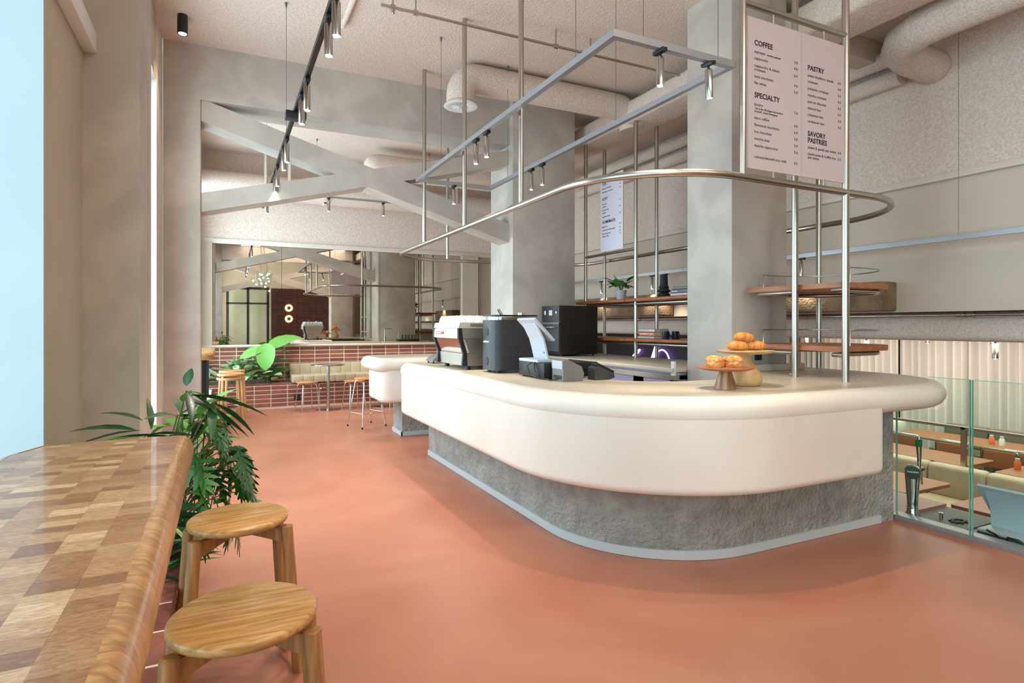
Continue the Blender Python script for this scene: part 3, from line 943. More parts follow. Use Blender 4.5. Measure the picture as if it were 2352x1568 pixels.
def spot_fixture(loc, label, group, power=26, tilt=(0, 0, 0), L=0.165, r=0.0225, mt='satin', lit=True, angle=75):
    t = thing('track_spotlight', label, 'spotlight', loc, group=group)
    t.rotation_euler = tilt
    MB().bev(-0.018, 0.018, -0.045, 0.045, -0.022, 0.0, 0.003).build('adapter', M['black'], t)
    MB().cyl((0, 0, -0.045), (0, 0, -0.02), 0.008, 10).build('joint', M['black'], t)
    MB().lathe([(0.001, 0), (r * 0.75, 0.004), (r * 0.8, 0.004), (r, 0.0), (r, L), (r * 0.85, L + 0.004), (0.001, L + 0.004)], (0, 0, -0.045 - L), 18).build('barrel', M[mt], t, 50)
    MB().lathe([(0.001, 0), (r * 0.74, 0.001), (r * 0.74, 0.003), (0.001, 0.003)], (0, 0, -0.047 - L), 16).build('lens', M['lens'], t)
    if lit:
        spot_light('spot_beam', t, (0, 0, -0.06 - L), power, angle)
    return t


def track(name, label, pts, z, m, w=0.035, h=0.035, hang=(), closed=False):
    t = thing(name, label, 'light track', (pts[0][0], pts[0][1], z))
    ox, oy = pts[0][0], pts[0][1]
    seq = list(zip(pts, pts[1:] + ([pts[0]] if closed else [])))
    if not closed:
        seq = list(zip(pts, pts[1:]))
    for (ax, ay), (bx, by) in seq:
        if abs(ax - bx) < 1e-3:
            MB().box(ax - ox - w / 2, ax - ox + w / 2, min(ay, by) - oy - w / 2, max(ay, by) - oy + w / 2, 0, h).build('profile', m, t)
        else:
            MB().box(min(ax, bx) - ox + w / 2, max(ax, bx) - ox - w / 2, ay - oy - w / 2, ay - oy + w / 2, 0, h).build('profile', m, t)
    for x, y in hang:
        MB().cyl((x - ox, y - oy, h), (x - ox, y - oy, CEIL - z - 0.004), 0.0022, 5).lathe([(0.003, 0), (0.012, 0.04), (0.012, 0.05)], (x - ox, y - oy, CEIL - z - 0.052), 10).build('suspension_wire', M['wire'], t)
    return t


track('light_track', 'long dark ceiling track running towards the mirror wall', [(0.505, 1.2), (0.505, 9.0)], 3.0, M['darkmetal'], 0.03, 0.035, ((0.505, 2.6), (0.505, 5.6), (0.505, 8.2)))
ys = [1.75, 3.02, 3.26, 4.15, 4.45, 5.55, 5.85, 6.55, 6.85, 8.2]
for i, yv in enumerate(ys):
    spot_fixture((0.505, yv, 3.0), ORD[i] + ' slim steel spotlight from the camera on the dark ceiling track', 'spotlights on the dark track', 40)
bx = MB().bev(-0.075, 0.075, -0.05, 0.05, -0.055, 0.0, 0.004).build('track_driver', M['black'])
bx.location = (0.505, 4.85, 3.0)
tag(bx, 'black rectangular driver box hanging on the dark ceiling track', 'driver box')

track('light_track', 'rectangular grey aluminium light track suspended over the counter', [(1.95, 2.70), (2.83, 2.70), (2.83, 6.37), (1.95, 6.37)], 2.95, M['alu'], 0.04, 0.04,
      ((1.95, 3.1), (2.15, 2.70), (2.72, 2.70), (1.95, 5.6), (2.83, 3.9), (2.83, 5.9)), closed=True)
for i, (x, y, tl, lb) in enumerate(((2.27, 2.70, (0, 0, 0), 'upright steel spotlight on the near side of the rectangular track'), (2.64, 2.70, (R(6), R(-9), 0), 'tilted steel spotlight beside the near column on the rectangular track'),
                                   (1.95, 4.70, (0, 0, 0), 'farther of two steel spotlights on the left side of the rectangular track'), (1.95, 4.47, (0, 0, 0), 'nearer of two steel spotlights on the left side of the rectangular track'),
                                   (2.83, 5.35, (0, 0, 0), 'farther of two steel spotlights on the right side of the rectangular track'), (2.83, 5.12, (0, 0, 0), 'nearer of two steel spotlights on the right side of the rectangular track'),
                                   (2.37, 6.37, (0, 0, 0), 'single steel spotlight on the far side of the rectangular track'))):
    spot_fixture((x, y, 2.95), lb, 'spotlights on the rectangular track', 48, tl)

track('light_track', 'thin grey light track near the mirror wall', [(0.95, 9.5), (3.6, 9.5)], 3.33, M['alu'], 0.03, 0.03, ((1.3, 9.5), (3.1, 9.5)))
for i, x in enumerate((1.475, 2.324, 3.206)):
    spot_fixture((x, 9.5, 3.33), ['left', 'middle', 'right'][i] + ' spotlight of the three near the mirror wall', 'spotlights near the mirror wall', 60, angle=110)
track('light_track', 'grey light track along the painted fascia', [(5.9, 0.5), (5.9, 10.4)], 2.12, M['alu'], 0.03, 0.045, ((5.9, 3.0), (5.9, 5.5), (5.9, 9.0)))
for i, y in enumerate((8.55, 7.2, 6.9, 4.6, 2.0)):
    spot_fixture((5.9, y, 2.12), ORD[i] + ' spotlight from the mirror wall on the fascia track', 'spotlights on the fascia track', 26, angle=110)

cs = thing('ceiling_spotlight', 'black cylinder spotlight fixed to the ceiling by the frame', 'spotlight', (-0.335, 6.25, CEIL))
MB().lathe([(0.001, 0.006), (0.036, 0.004), (0.044, 0), (0.044, 0.135), (0.001, 0.135)], (0, 0, -0.175), 20).build('barrel', M['black'], cs, 50)
MB().cyl((0, 0, -0.04), (0, 0, 0), 0.042, 20).build('mount', M['black'], cs, 50)
MB().lathe([(0.001, 0), (0.034, 0.001), (0.034, 0.003), (0.001, 0.003)], (0, 0, -0.174), 16).build('lens', M['lens'], cs)
spot_light('spot_beam', cs, (0, 0, -0.19), 18, 80)

# sprayed ducts
d1 = thing('round_duct', 'sprayed round ventilation duct with elbow and round ceiling diffuser', 'duct', (2.32, 6.02, 3.72))
el = [(0, 0, 0.05), (0, 0, 0.14)] + [(0.20 - 0.20 * math.cos(R(a)), 0, 0.14 + 0.20 * math.sin(R(a))) for a in (15, 30, 45, 60, 75, 90)] + [(0.9, 0, 0.34), (1.9, 0, 0.34)] + [(2.05 + 0.25 * math.sin(R(a)), 0.0, 0.09 + 0.25 * math.cos(R(a))) for a in (10, 30, 50, 70, 90)]
MB().tube(el, 0.155, 20).build('duct', M['spray'], d1, 60)
MB().lathe([(0.05, 0.03), (0.10, 0.015), (0.165, 0.0), (0.185, 0.008), (0.17, 0.03), (0.14, 0.05), (0.12, 0.06)], (0, 0, 0), 28).build('diffuser', M['white'], d1, 60)
for k in range(12):
    MB().box(-0.002, 0.002, 0.02, 0.11, 0.008, 0.03).build('diffuser_vane', M['white'], d1, rot=(0, 0, R(30 * k)))
for x in (0.25, 0.95, 1.6):
    MB().cyl((x, 0, 0.45), (x, 0, 0.5), 0.008, 8).build('hanger_rod', M['spray'], d1)

d2 = MB().bev(4.44, 4.90, -2.0, 8.3, 3.83, 4.10, 0.05, 3).build('box_duct', M['spray'])
tag(d2, 'wide sprayed rectangular duct under the ceiling over the shelf rack', 'duct')
d4 = MB().tube([(5.25, -2.5, 3.85), (5.25, 2.75, 3.85), (5.27, 2.95, 3.85), (5.36, 3.15, 3.85), (5.52, 3.28, 3.85), (5.75, 3.34, 3.85), (6.17, 3.36, 3.85)], 0.155, 18).build('sprayed_pipe', M['spray'], None, 60)
tag(d4, 'thick sprayed pipe with bend entering the upper right wall', 'pipe')
d5 = MB().tube([(5.98, 3.65, 4.02), (5.98, 9.5, 4.02)], 0.085, 14).build('sprayed_pipe', M['spray'], None, 60)
tag(d5, 'upper of two thin sprayed pipes running behind the menu boards', 'pipe')
d5 = MB().tube([(6.08, 3.6, 3.84), (6.08, 9.5, 3.84)], 0.085, 14).build('sprayed_pipe', M['spray'], None, 60)
tag(d5, 'lower of two thin sprayed pipes running behind the menu boards', 'pipe')
d3 = MB().bev(4.95, 6.15, 3.75, 3.95, 4.0, CEIL - 0.002, 0.01, 2).build('ceiling_beam', M['fascia'])
tag(d3, 'plain painted downstand beam behind the menu boards', 'beam')
d6 = MB().tube([(-0.35, 10.55, 3.62), (1.2, 10.55, 3.62), (3.4, 10.55, 3.62), (6.0, 10.55, 3.62)], 0.20, 18).build('round_duct', M['spray'], None, 60)
tag(d6, 'sprayed round duct along the top of the mirror wall', 'duct')
for i, x in enumerate((0.62, 0.98, 1.55, 3.9)):
    h = MB().box(-0.02, 0.02, -0.225, -0.20, -0.22, CEIL - 3.62).box(-0.02, 0.02, -0.225, 0.0, -0.225, -0.20).build('duct_strap', M['spray'])
    h.location = (x, 10.55, 3.62)
    tag(h, ORD[i] + ' sprayed hanger strap from the left on the mirror wall duct', 'strap', 'duct hanger straps')
d7 = MB().tube([(2.02, 9.5, 3.90), (2.03, 9.5, 3.90), (2.07, 9.5, 3.90), (2.14, 9.5, 3.90), (2.24, 9.5, 3.90), (3.4, 9.5, 3.90), (5.0, 9.5, 3.90)], [0.02, 0.08, 0.14, 0.18, 0.20, 0.20, 0.20], 20).build('round_duct', M['spray'], None, 60)
tag(d7, 'short sprayed duct with rounded end behind the crossed braces', 'duct')

cp = thing('ceiling_conduit', 'thin steel sprinkler pipe crossing the ceiling with clamps', 'pipe', (1.30, 4.97, 4.06))
MB().cyl((-0.1, 0, 0), (3.4, 0, 0), 0.013, 10).build('pipe', M['steel'], cp, 60)
for x in (0.0, 0.2, 1.6, 2.0):
    MB().cyl((x - 0.02, 0, 0), (x + 0.02, 0, 0), 0.024, 10).cyl((x, 0, 0), (x, 0, 0.16), 0.007, 8).build('clamp', M['steel'], cp, 60)
MB().lathe([(0.004, -0.06), (0.016, -0.05), (0.010, -0.02), (0.012, 0)], (0.0, 0, 0), 10).build('sprinkler_head', M['steel'], cp)
p8 = MB().tube([(1.02, 3.4, 4.19), (1.02, 5.75, 4.19)], 0.028, 10).build('ceiling_pipe', M['spray'], None, 60)
tag(p8, 'short sprayed pipe fixed flat to the ceiling beside the dark track', 'pipe')
# ================================================================== butcher block table, plinth, stools, plants on the street side
tb_ = thing('butcher_block_table', 'long butcher block bar table with rounded edge beside the window', 'table', (-0.34, 1.2, 0.0))
ox, oy = -0.34, 1.2
TT = 0.95
MB().prism([(-0.62 - ox, -0.4 - oy), (-0.142 - ox, -0.4 - oy), (-0.142 - ox, 2.522 - oy), (-0.54 - ox, 2.522 - oy), (-0.60 - ox, 2.37 - oy), (-0.60 - ox, -0.3 - oy)], TT - 0.09, TT - 0.0015).build('core', M['blockedge'], tb_)
# rounded edge strip: right side, far corner, far end
re = 0.044
ep = [(-0.098, -0.4), (-0.098, 1.0), (-0.098, 2.51)] + arc(-0.148, 2.51, 0.05, 0, 90, 6)[1:] + [(-0.55, 2.565)] + [(-0.575, 2.555), (-0.645, 2.37), (-0.645, -0.4)]
ep = [(x - ox, y - oy) for x, y in ep]
epr = [(-re, TT - 0.10), (-0.03, TT - 0.10)] + [(-0.03 + 0.03 * math.cos(R(a)), TT - 0.07 + 0.03 * math.sin(R(a))) for a in (-60, -30, 0)] + [(-0.042 + 0.042 * math.cos(R(a)), TT - 0.055 + 0.055 * math.sin(R(a))) for a in (10, 25, 40, 55, 70, 90)] + [(-re, TT)]
MB().sweep(epr, ep, right_normals(ep)).build('rounded_edge', M['blockedge'], tb_, 50)
bw = 0.0655
bms = [MB().box(-bw / 2 + 0.00008, bw / 2 - 0.00008, -0.5, 0.5, -0.012, 0).mesh('wood_block', M['block'], None) for _ in range(1)]
for c in range(7):
    x = -0.1405 - bw * (c + 0.5)
    y = 0.52 + random.uniform(-0.04, 0.0)
    while y < 2.525:
        l = random.choice((0.038, 0.044, 0.05, 0.056, 0.066))
        yend = min(y + l, 2.525)
        if c == 6:
            yend = min(yend, 2.40)
        if yend - y < 0.02:
            break
        inst(bms[0], 'wood_block', tb_, (x - ox, (y + yend) / 2 - oy, TT + random.uniform(-0.00015, 0.00015)), sc=(1, (yend - y) - 0.0002, 1))
        y = yend
for y in (0.2, 1.75):
    MB().box(-0.52 - ox, -0.22 - ox, y - oy, y + 0.012 - oy, 0.36, TT - 0.09).build('leg_plate', M['darkmetal'], tb_)

# brick plinth and planter under it
pl = thing('brick_plinth', 'brick plinth and planter under the butcher block table', 'planter', (-0.5, 1.6, 0), kind='structure')
PZ = 0.36
q = MB().box(-0.42, 0.334, -2.2, 0.95, 0, PZ - 0.005)
q.box(-0.42, 0.335, 0.95, 0.98, 0, PZ - 0.02).box(0.235, 0.334, 0.95, 2.3, 0, PZ - 0.005).box(-0.42, 0.335, 2.2, 2.3, 0, PZ - 0.025)
q.build('mortar_bed', M['mortar'], pl)
bt = MB().bev(-0.047, 0.047, -0.101, 0.101, -0.03, 0.03, 0.004, 1).mesh('brick', M['brick'], 30)
bsf = MB().bev(-0.008, 0.008, -0.104, 0.104, -0.027, 0.027, 0.003, 1).mesh('brick', M['brick'], 30)
for k in range(20):
    y = -2.1 + k * 0.22
    if y > 2.25:
        break
    inst(bt, 'brick', pl, (0.292, y, PZ - 0.03), rot=(0, 0, random.uniform(-0.02, 0.02)))
    if y > -1.9:
        inst(bt, 'brick', pl, (0.185 if y < 0.95 else 0.292, y + 0.0, PZ - 0.03)) if y < 0.9 else None
    for r in range(4):
        inst(bsf, 'brick', pl, (0.336, y, 0.04 + r * 0.068))
MB().box(-0.42, 0.235, 0.98, 2.2, 0.1, PZ - 0.06).build('pebbles', M['soil'], pl)
pb2 = MB()
for k in range(260):
    x, y, r = random.uniform(-0.1, 0.23), random.uniform(0.99, 1.7), random.uniform(0.007, 0.013)
    pb2.lathe([(0.0005, -r * 0.6), (r * 0.8, -r * 0.3), (r, 0), (r * 0.8, r * 0.4), (0.0005, r * 0.6)], (x, y, PZ - 0.056 + r * 0.4), 6)
o = pb2.build('pebble_layer', M['soil'], pl, 80)
o['kind'] = 'stuff'


def oak_stool(loc, rz, label):
    t = thing('oak_stool', label, 'stool', loc, rz, 'oak stools at the butcher block table')
    MB().lathe([(0.0005, 0.570), (0.166, 0.570), (0.176, 0.574), (0.1805, 0.584), (0.1795, 0.594), (0.173, 0.5995), (0.0005, 0.600)], n=56).build('seat', M['oak'], t, 50)
    angs = (28, 152, 208, 332)
    for k in range(4):
        a = R(angs[k])
        top, bot = 0.182, 0.225
        d = Vector((math.cos(a), math.sin(a), 0))
        p0, p1 = d * bot, d * top
        mb = MB()
        prof = rrect(-0.019, 0.019, -0.023, 0.023, 0.013, 4)
        n = len(prof)
        vs = []
        for (p, z) in ((p0, 0.0), (p1, 0.556)):
            for (u, v) in prof:
                q_ = p + d * u + Vector((-d.y, d.x, 0)) * v
                vs.append((q_.x, q_.y, z))
        fs = [tuple(reversed(range(n))), tuple(range(n, 2 * n))] + [(i, (i + 1) % n, n + (i + 1) % n, n + i) for i in range(n)]
        mb.add(vs, fs).build('leg', M['oakleg'], t, 50)
    for k in range(2):
        MB().prism_y([(-0.18, 0.495), (-0.05, 0.53), (0.05, 0.53), (0.18, 0.495), (0.18, 0.552), (-0.18, 0.552)], -0.013, 0.013).build('cross_rail', M['oakleg'], t, rot=(0, 0, R((28, 152)[k])))
    MB().lathe([(0.055, 0.550), (0.055, 0.570), (0.0005, 0.570)], n=20).build('mount_disc', M['darkmetal'], t)
    MB().tube([(0.205 * math.cos(R(a)), 0.205 * math.sin(R(a)), 0.20) for a in range(0, 360, 8)], 0.007, 8, closed=True).build('foot_ring', M['satin'], t, 60)
    t.scale = (1, 1, 1.03)
    return t


oak_stool((0.05, 1.69, 0), R(-2), 'nearest round oak stool with wide seat at the butcher block table')
oak_stool((0.055, 2.54, 0), R(8), 'second round oak stool beside the hanging plant')

# ---- leaves


def leaf_mesh(kind, m, name='leaf'):
    vs, fs = [], []
    if kind == 'lance':
        prof = [(0, 0.05), (0.12, 0.5), (0.3, 0.95), (0.5, 1.0), (0.7, 0.75), (0.88, 0.35), (1.0, 0.02)]
        hw, droop, fold = 0.11, 0.22, 0.25
    elif kind == 'strap':
        prof = [(0, 0.6), (0.2, 0.9), (0.45, 1.0), (0.7, 0.8), (0.9, 0.4), (1.0, 0.03)]
        hw, droop, fold = 0.05, 0.45, 0.4
    elif kind == 'paddle':
        prof = [(0, 0.05), (0.08, 0.55), (0.25, 0.95), (0.5, 1.0), (0.72, 0.85), (0.9, 0.5), (1.0, 0.04)]
        hw, droop, fold = 0.27, 0.25, 0.3
    elif kind == 'oval':
        prof = [(0, 0.08), (0.15, 0.7), (0.4, 1.0), (0.65, 0.85), (0.85, 0.45), (1.0, 0.03)]
        hw, droop, fold = 0.24, 0.12, 0.25
    elif kind == 'lobed':
        def zz(x, t):
            return -0.35 * t * t - 0.25 * abs(x) ** 1.5
        mid = [(0.0, 0.02), (0.15, 0.055), (0.4, 0.06), (0.7, 0.05), (0.88, 0.04), (1.0, 0.002)]
        for t, w in mid:
            vs += [(-w, t, zz(w, t)), (0, t, zz(0, t) - 0.01), (w, t, zz(w, t))]
        for i in range(len(mid) - 1):
            q = i * 3
            fs += [(q, q + 1, q + 4, q + 3), (q + 1, q + 2, q + 5, q + 4)]
        for sd in (-1, 1):
            for t0, ln, an in ((0.08, 0.26, 100), (0.20, 0.34, 72), (0.34, 0.36, 60), (0.48, 0.33, 52), (0.62, 0.27, 45), (0.76, 0.2, 36)):
                d = (math.sin(R(an)), math.cos(R(an)))
                e = (-d[1], d[0])
                q = len(vs)
                for f, w in ((0.0, 0.050), (0.45, 0.036), (0.8, 0.026), (1.0, 0.003)):
                    bx_, by_ = d[0] * ln * f + 0.02, t0 + d[1] * ln * f
                    for sg in (-1, 1):
                        px, py = bx_ + e[0] * w * sg, by_ + e[1] * w * sg
                        vs.append((sd * px, py, zz(px, max(py, 0)) + 0.004))
                for k in range(3):
                    fs.append((q + 2 * k, q + 2 * k + 1, q + 2 * k + 3, q + 2 * k + 2))
        mb = MB()
        mb.add(vs, fs)
        return mb.mesh(name, m, 180)
    for i, (t, w) in enumerate(prof):
        z = -droop * t * t
        lobe = 0.0
        x = hw * w
        zz = z + fold * x
        vs += [(-x, t + lobe * (1 - t), zz - lobe * 0.3), (0, t, z), (x, t + lobe * (1 - t), zz - lobe * 0.3)]
    n = len(prof)
    for i in range(n - 1):
        a = i * 3
        fs += [(a, a + 1, a + 4, a + 3), (a + 1, a + 2, a + 5, a + 4)]
    mb = MB()
    mb.add(vs, fs)
    return mb.mesh(name, m, 180)


LM = {}


def leaf(kind, mk):
    if (kind, mk) not in LM:
        LM[(kind, mk)] = leaf_mesh(kind, M[mk])
    return LM[(kind, mk)]


def put_leaf(parent, kind, mk, base, yaw, pitch, size, roll=0.0, wide=1.0):
    Mx = Matrix.Translation(base) @ Matrix.Rotation(yaw, 4, 'Z') @ Matrix.Rotation(pitch, 4, 'X') @ Matrix.Rotation(roll, 4, 'Y') @ Matrix.Diagonal((size * wide, size, size, 1))
    return inst(leaf(kind, mk), 'leaf', parent, M=Mx)


def spray_stem(mb, p0, p1, sag=0.05, r=0.004, n=6):
    p0, p1 = Vector(p0), Vector(p1)
    pts = []
    for i in range(n + 1):
        t = i / n
        p = p0.lerp(p1, t)
        p.z += sag * 4 * t * (1 - t)
        pts.append(p)
    mb.tube(pts, [r * (1 - 0.5 * i / n) for i in range(n + 1)], 6)
    return pts


rnd = random.Random(3)
# 1 long-leaved plant behind the table end
p1 = thing('long_leaf_plant', 'plant with long drooping dark green leaves behind the butcher block table', 'plant', (-0.30, 2.90, 0.30))
sm = MB()
tips = [((0.02, 0.0, 0.60), 5), ((0.16, -0.02, 0.78), 4), ((-0.10, 0.0, 0.58), 3), ((0.12, 0.08, 0.66), 4), ((0.26, 0.0, 0.72), 4)]
for (tp, nl) in tips:
    pts = spray_stem(sm, (rnd.uniform(-0.04, 0.04), rnd.uniform(-0.04, 0.04), 0.0), tp, 0.06, 0.006)
    for k in range(nl):
        bp = pts[-1 - (k % 3)]
        put_leaf(p1, 'lance', 'leafdark', bp, R(-95 + k * 360 / nl + rnd.uniform(-25, 25)), R(rnd.uniform(-35, 30)), rnd.uniform(0.18, 0.26), R(rnd.uniform(-25, 25)), 0.9)
sm.build('stems', M['stem'], p1, 60)
put_leaf(p1, 'oval', 'leafdark', Vector((0.16, -0.02, 0.80)), R(-20), R(60), 0.09)
for yw, pt, sz, b in ((95, 0, 0.27, (0.0, 0, 0.62)), (75, 12, 0.26, (-0.02, 0, 0.62)), (-80, -8, 0.34, (0.16, -0.02, 0.76)), (-95, -25, 0.30, (0.16, 0, 0.74)), (100, -14, 0.26, (-0.08, 0, 0.58)), (10, 70, 0.15, (0.03, 0, 0.62)), (-60, -30, 0.30, (0.18, 0.03, 0.74)), (60, 20, 0.2, (0.0, 0.0, 0.66))):
    put_leaf(p1, 'lance', 'leafdark', Vector(b), R(yw), R(pt), sz, R(rnd.uniform(-20, 20)), 0.85)

# 2 lobed philodendron spilling over the planter towards the aisle
p2 = thing('philodendron', 'philodendron with deeply lobed leaves spilling over the brick planter', 'plant', (-0.31, 3.05, 0.30))
sm = MB()
lob = [(0.35, 0.05, 0.72), (0.40, -0.15, 0.62), (0.46, 0.05, 0.48), (0.44, -0.10, 0.38), (0.30, 0.18, 0.78), (0.25, -0.2, 0.70), (0.38, 0.22, 0.60), (0.20, 0.1, 0.82), (0.30, -0.28, 0.50), (0.48, 0.15, 0.58), (0.34, -0.02, 0.56), (0.42, 0.0, 0.66), (0.26, -0.30, 0.36), (0.50, -0.05, 0.60), (0.18, -0.12, 0.66), (0.28, 0.05, 0.45), (0.36, -0.18, 0.46), (0.22, 0.25, 0.66), (0.46, -0.2, 0.55), (0.54, -0.08, 0.44), (0.40, 0.1, 0.50), (0.52, 0.05, 0.36), (0.44, 0.18, 0.74), (0.32, -0.1, 0.86), (0.44, -0.05, 0.80), (0.50, -0.15, 0.68)]
for i, tp in enumerate(lob):
    tp = (tp[0] * 0.72, tp[1], tp[2] * 0.80 - 0.02)
    pts = spray_stem(sm, (rnd.uniform(-0.05, 0.05), rnd.uniform(-0.05, 0.05), 0), tp, 0.08, 0.0045)
    put_leaf(p2, 'lobed', ['leaf', 'leafdark', 'leaf'][i % 3], Vector(tp), R(-90 + rnd.uniform(-60, 60)), R(rnd.uniform(-75, -15)), rnd.uniform(0.19, 0.27), R(rnd.uniform(-30, 30)))
for k, (b, yw, pt) in enumerate((((0.50, 0.0, 0.52), -95, -70), ((0.46, 0.08, 0.44), -80, -80), ((0.40, -0.05, 0.34), -100, -55), ((0.52, 0.1, 0.56), -70, -65))):
    b = (b[0] * 0.74, b[1], b[2] * 0.85)
    put_leaf(p2, 'lobed', 'leaf', Vector(b), R(yw), R(pt), 0.29, R(rnd.uniform(-20, 20)))
    spray_stem(sm, (0, 0, 0.05), b, 0.12, 0.004)
sm.build('stems', M['stem'], p2, 60)

# 3 bright upright plant between them
p3 = thing('bright_leaf_plant', 'bushy bright green leafy plant against the pier', 'plant', (-0.16, 3.26, 0.30))
sm = MB()
for k in range(30):
    a = rnd.uniform(0, 6.28)
    rr_ = rnd.uniform(0.02, 0.15)
    z = rnd.uniform(0.35, 0.72)
    tp = (rr_ * math.cos(a) + 0.05, rr_ * math.sin(a), z)
    if k < 12:
        spray_stem(sm, (0.5 * tp[0], 0.5 * tp[1], 0), tp, 0.02, 0.004)
    put_leaf(p3, 'oval', 'leafbright', Vector(tp), rnd.uniform(0, 6.28), R(rnd.uniform(-10, 55)), rnd.uniform(0.10, 0.17), R(rnd.uniform(-20, 20)))
for k in range(16):
    a = rnd.uniform(0, 6.28)
    tp = (0.22 * math.cos(a), 0.2 * math.sin(a), rnd.uniform(0.4, 0.62))
    put_leaf(p3, 'lance', 'leafbright', Vector((0.3 * tp[0], 0.3 * tp[1], tp[2])), a - R(90), R(rnd.uniform(-15, 30)), rnd.uniform(0.22, 0.32), 0, 0.8)
sm.build('stems', M['stem'], p3, 60)

# 4 low strap-leaved plant under the table edge
p4 = thing('strap_leaf_plant', 'low striped strap-leaved plant beside the second oak stool', 'plant', (-0.25, 2.80, 0.30))
for k in range(22):
    a = R(-90 + rnd.uniform(-85, 85))
    put_leaf(p4, 'strap', ['leafvar', 'leafdark', 'leaf'][k % 3], Vector((0.02 * math.cos(a), 0.02 * math.sin(a), 0.02 + 0.012 * k)), a, R(rnd.uniform(5, 50)), rnd.uniform(0.20, 0.30), R(rnd.uniform(-20, 20)), 1.2)
for k in range(6):
    put_leaf(p4, 'lance', 'leafdark', Vector((0.03, -0.03, 0.10 + 0.045 * k)), R(-60 - 12 * k), R(5), 0.22, R(15), 1.1)
# ================================================================== seating by the mirror wall
def wood_bar_stool(loc, rz, label):
    t = thing('wooden_bar_stool', label, 'stool', loc, rz, 'wooden bar stools by the far planter')
    MB().lathe([(0.0005, 0.668), (0.165, 0.668), (0.175, 0.676), (0.175, 0.69), (0.168, 0.70), (0.0005, 0.70)], n=32).build('seat', M['oakpale'], t, 50)
    for k in range(4):
        a = R(45 + 90 * k)
        MB().tube([(0.205 * math.cos(a), 0.205 * math.sin(a), 0), (0.16 * math.cos(a), 0.16 * math.sin(a), 0.668)], [0.022, 0.019], 8).build('leg', M['oakpale'], t, 50)
    MB().tube([(0.165 * math.cos(R(a)), 0.165 * math.sin(R(a)), 0.63) for a in range(0, 360, 15)], 0.018, 6, closed=True).build('apron', M['oakpale'], t, 60)
    MB().tube([(0.186 * math.cos(R(a)), 0.186 * math.sin(R(a)), 0.24) for a in range(0, 360, 12)], 0.007, 6, closed=True).build('foot_ring', M['satin'], t, 60)
    return t


wood_bar_stool((0.10, 8.95, 0), R(8), 'nearer of two pale wooden bar stools by the far planter')
wood_bar_stool((0.12, 9.55, 0), R(20), 'farther of two pale wooden bar stools by the far planter')

ft = thing('far_bar_table', 'far butcher block bar table end beyond the concrete frame', 'table', (-0.2, 9.2, 0))
MB().bev(-0.14, 0.10, -1.1, 0.95, 0.93, 1.02, 0.03, 4).build('top', M['blockedge'], ft)
MB().box(-0.12, 0.02, 0.30, 0.33, 0, 0.93).build('leg_plate', M['darkmetal'], ft)
MB().box(-0.12, 0.02, -0.9, -0.87, 0, 0.93).build('leg_plate', M['darkmetal'], ft)
fp = thing('brick_plinth', 'low brick plinth under the far bar table', 'plinth', (-0.2, 9.2, 0), kind='structure')
MB().box(-0.15, 0.045, -1.2, 1.1, 0, 0.36).build('mortar_bed', M['mortar'], fp)
for k in range(9):
    for r in range(5):
        inst(bsf, 'brick', fp, (0.05, -1.06 + k * 0.25, 0.04 + r * 0.068), sc=(1, 1.12, 1))
for r in range(5):
    inst(bm_front, 'brick', fp, (-0.05, -1.195, 0.04 + r * 0.068), sc=(0.72, 0.5, 1))


def dot_stool(loc, label, h=0.46):
    t = thing('low_stool', label, 'stool', loc, R(15), 'low wooden stools at the bench')
    MB().lathe([(0.0005, h - 0.02), (0.15, h - 0.02), (0.165, h - 0.012), (0.165, h - 0.004), (0.155, h), (0.0005, h)], n=28).build('seat', M['tan2'], t, 50)
    for k in range(4):
        a = R(45 + 90 * k)
        c, s_ = math.cos(a), math.sin(a)
        MB().tube([(0.20 * c, 0.20 * s_, 0), (0.155 * c, 0.155 * s_, h - 0.07), (0.14 * c, 0.14 * s_, h - 0.035), (0.09 * c, 0.09 * s_, h - 0.024)], 0.008, 8).build('leg', M['chrome'], t, 60)
    MB().lathe([(0.09, h - 0.028), (0.09, h - 0.02)], n=16).build('seat_plate', M['darkmetal'], t)
    return t


M['tan2'] = mat('beech_stool_seat', srgb(214, 150, 96), 0.35, col2=srgb(200, 134, 80), vscale=1.0, stretch=(6, 50, 40))
dot_stool((1.20, 9.86, 0), 'left low round stool with steel legs before the bench')
dot_stool((1.92, 9.80, 0), 'right low round stool with steel legs before the bench')
dot_stool((2.55, 9.75, 0), 'low round stool mostly hidden behind the far counter')


def cafe_table(loc, label):
    t = thing('cafe_table', label, 'table', loc, 0, 'round steel cafe tables at the bench')
    MB().lathe([(0.0005, 0.71), (0.25, 0.71), (0.262, 0.716), (0.262, 0.726), (0.25, 0.73), (0.0005, 0.73)], n=32).build('top', M['satin'], t, 50)
    MB().cyl((0, 0, 0.012), (0, 0, 0.71), 0.026, 14).build('column', M['satin'], t, 60)
    MB().lathe([(0.19, 0), (0.19, 0.006), (0.04, 0.016), (0.03, 0.016)], n=28).build('base', M['satin'], t, 50)
    return t


cafe_table((1.52, 9.85, 0), 'round steel pedestal table before the leather bench')
cafe_table((2.40, 9.85, 0), 'round steel pedestal table partly hidden by the far counter')

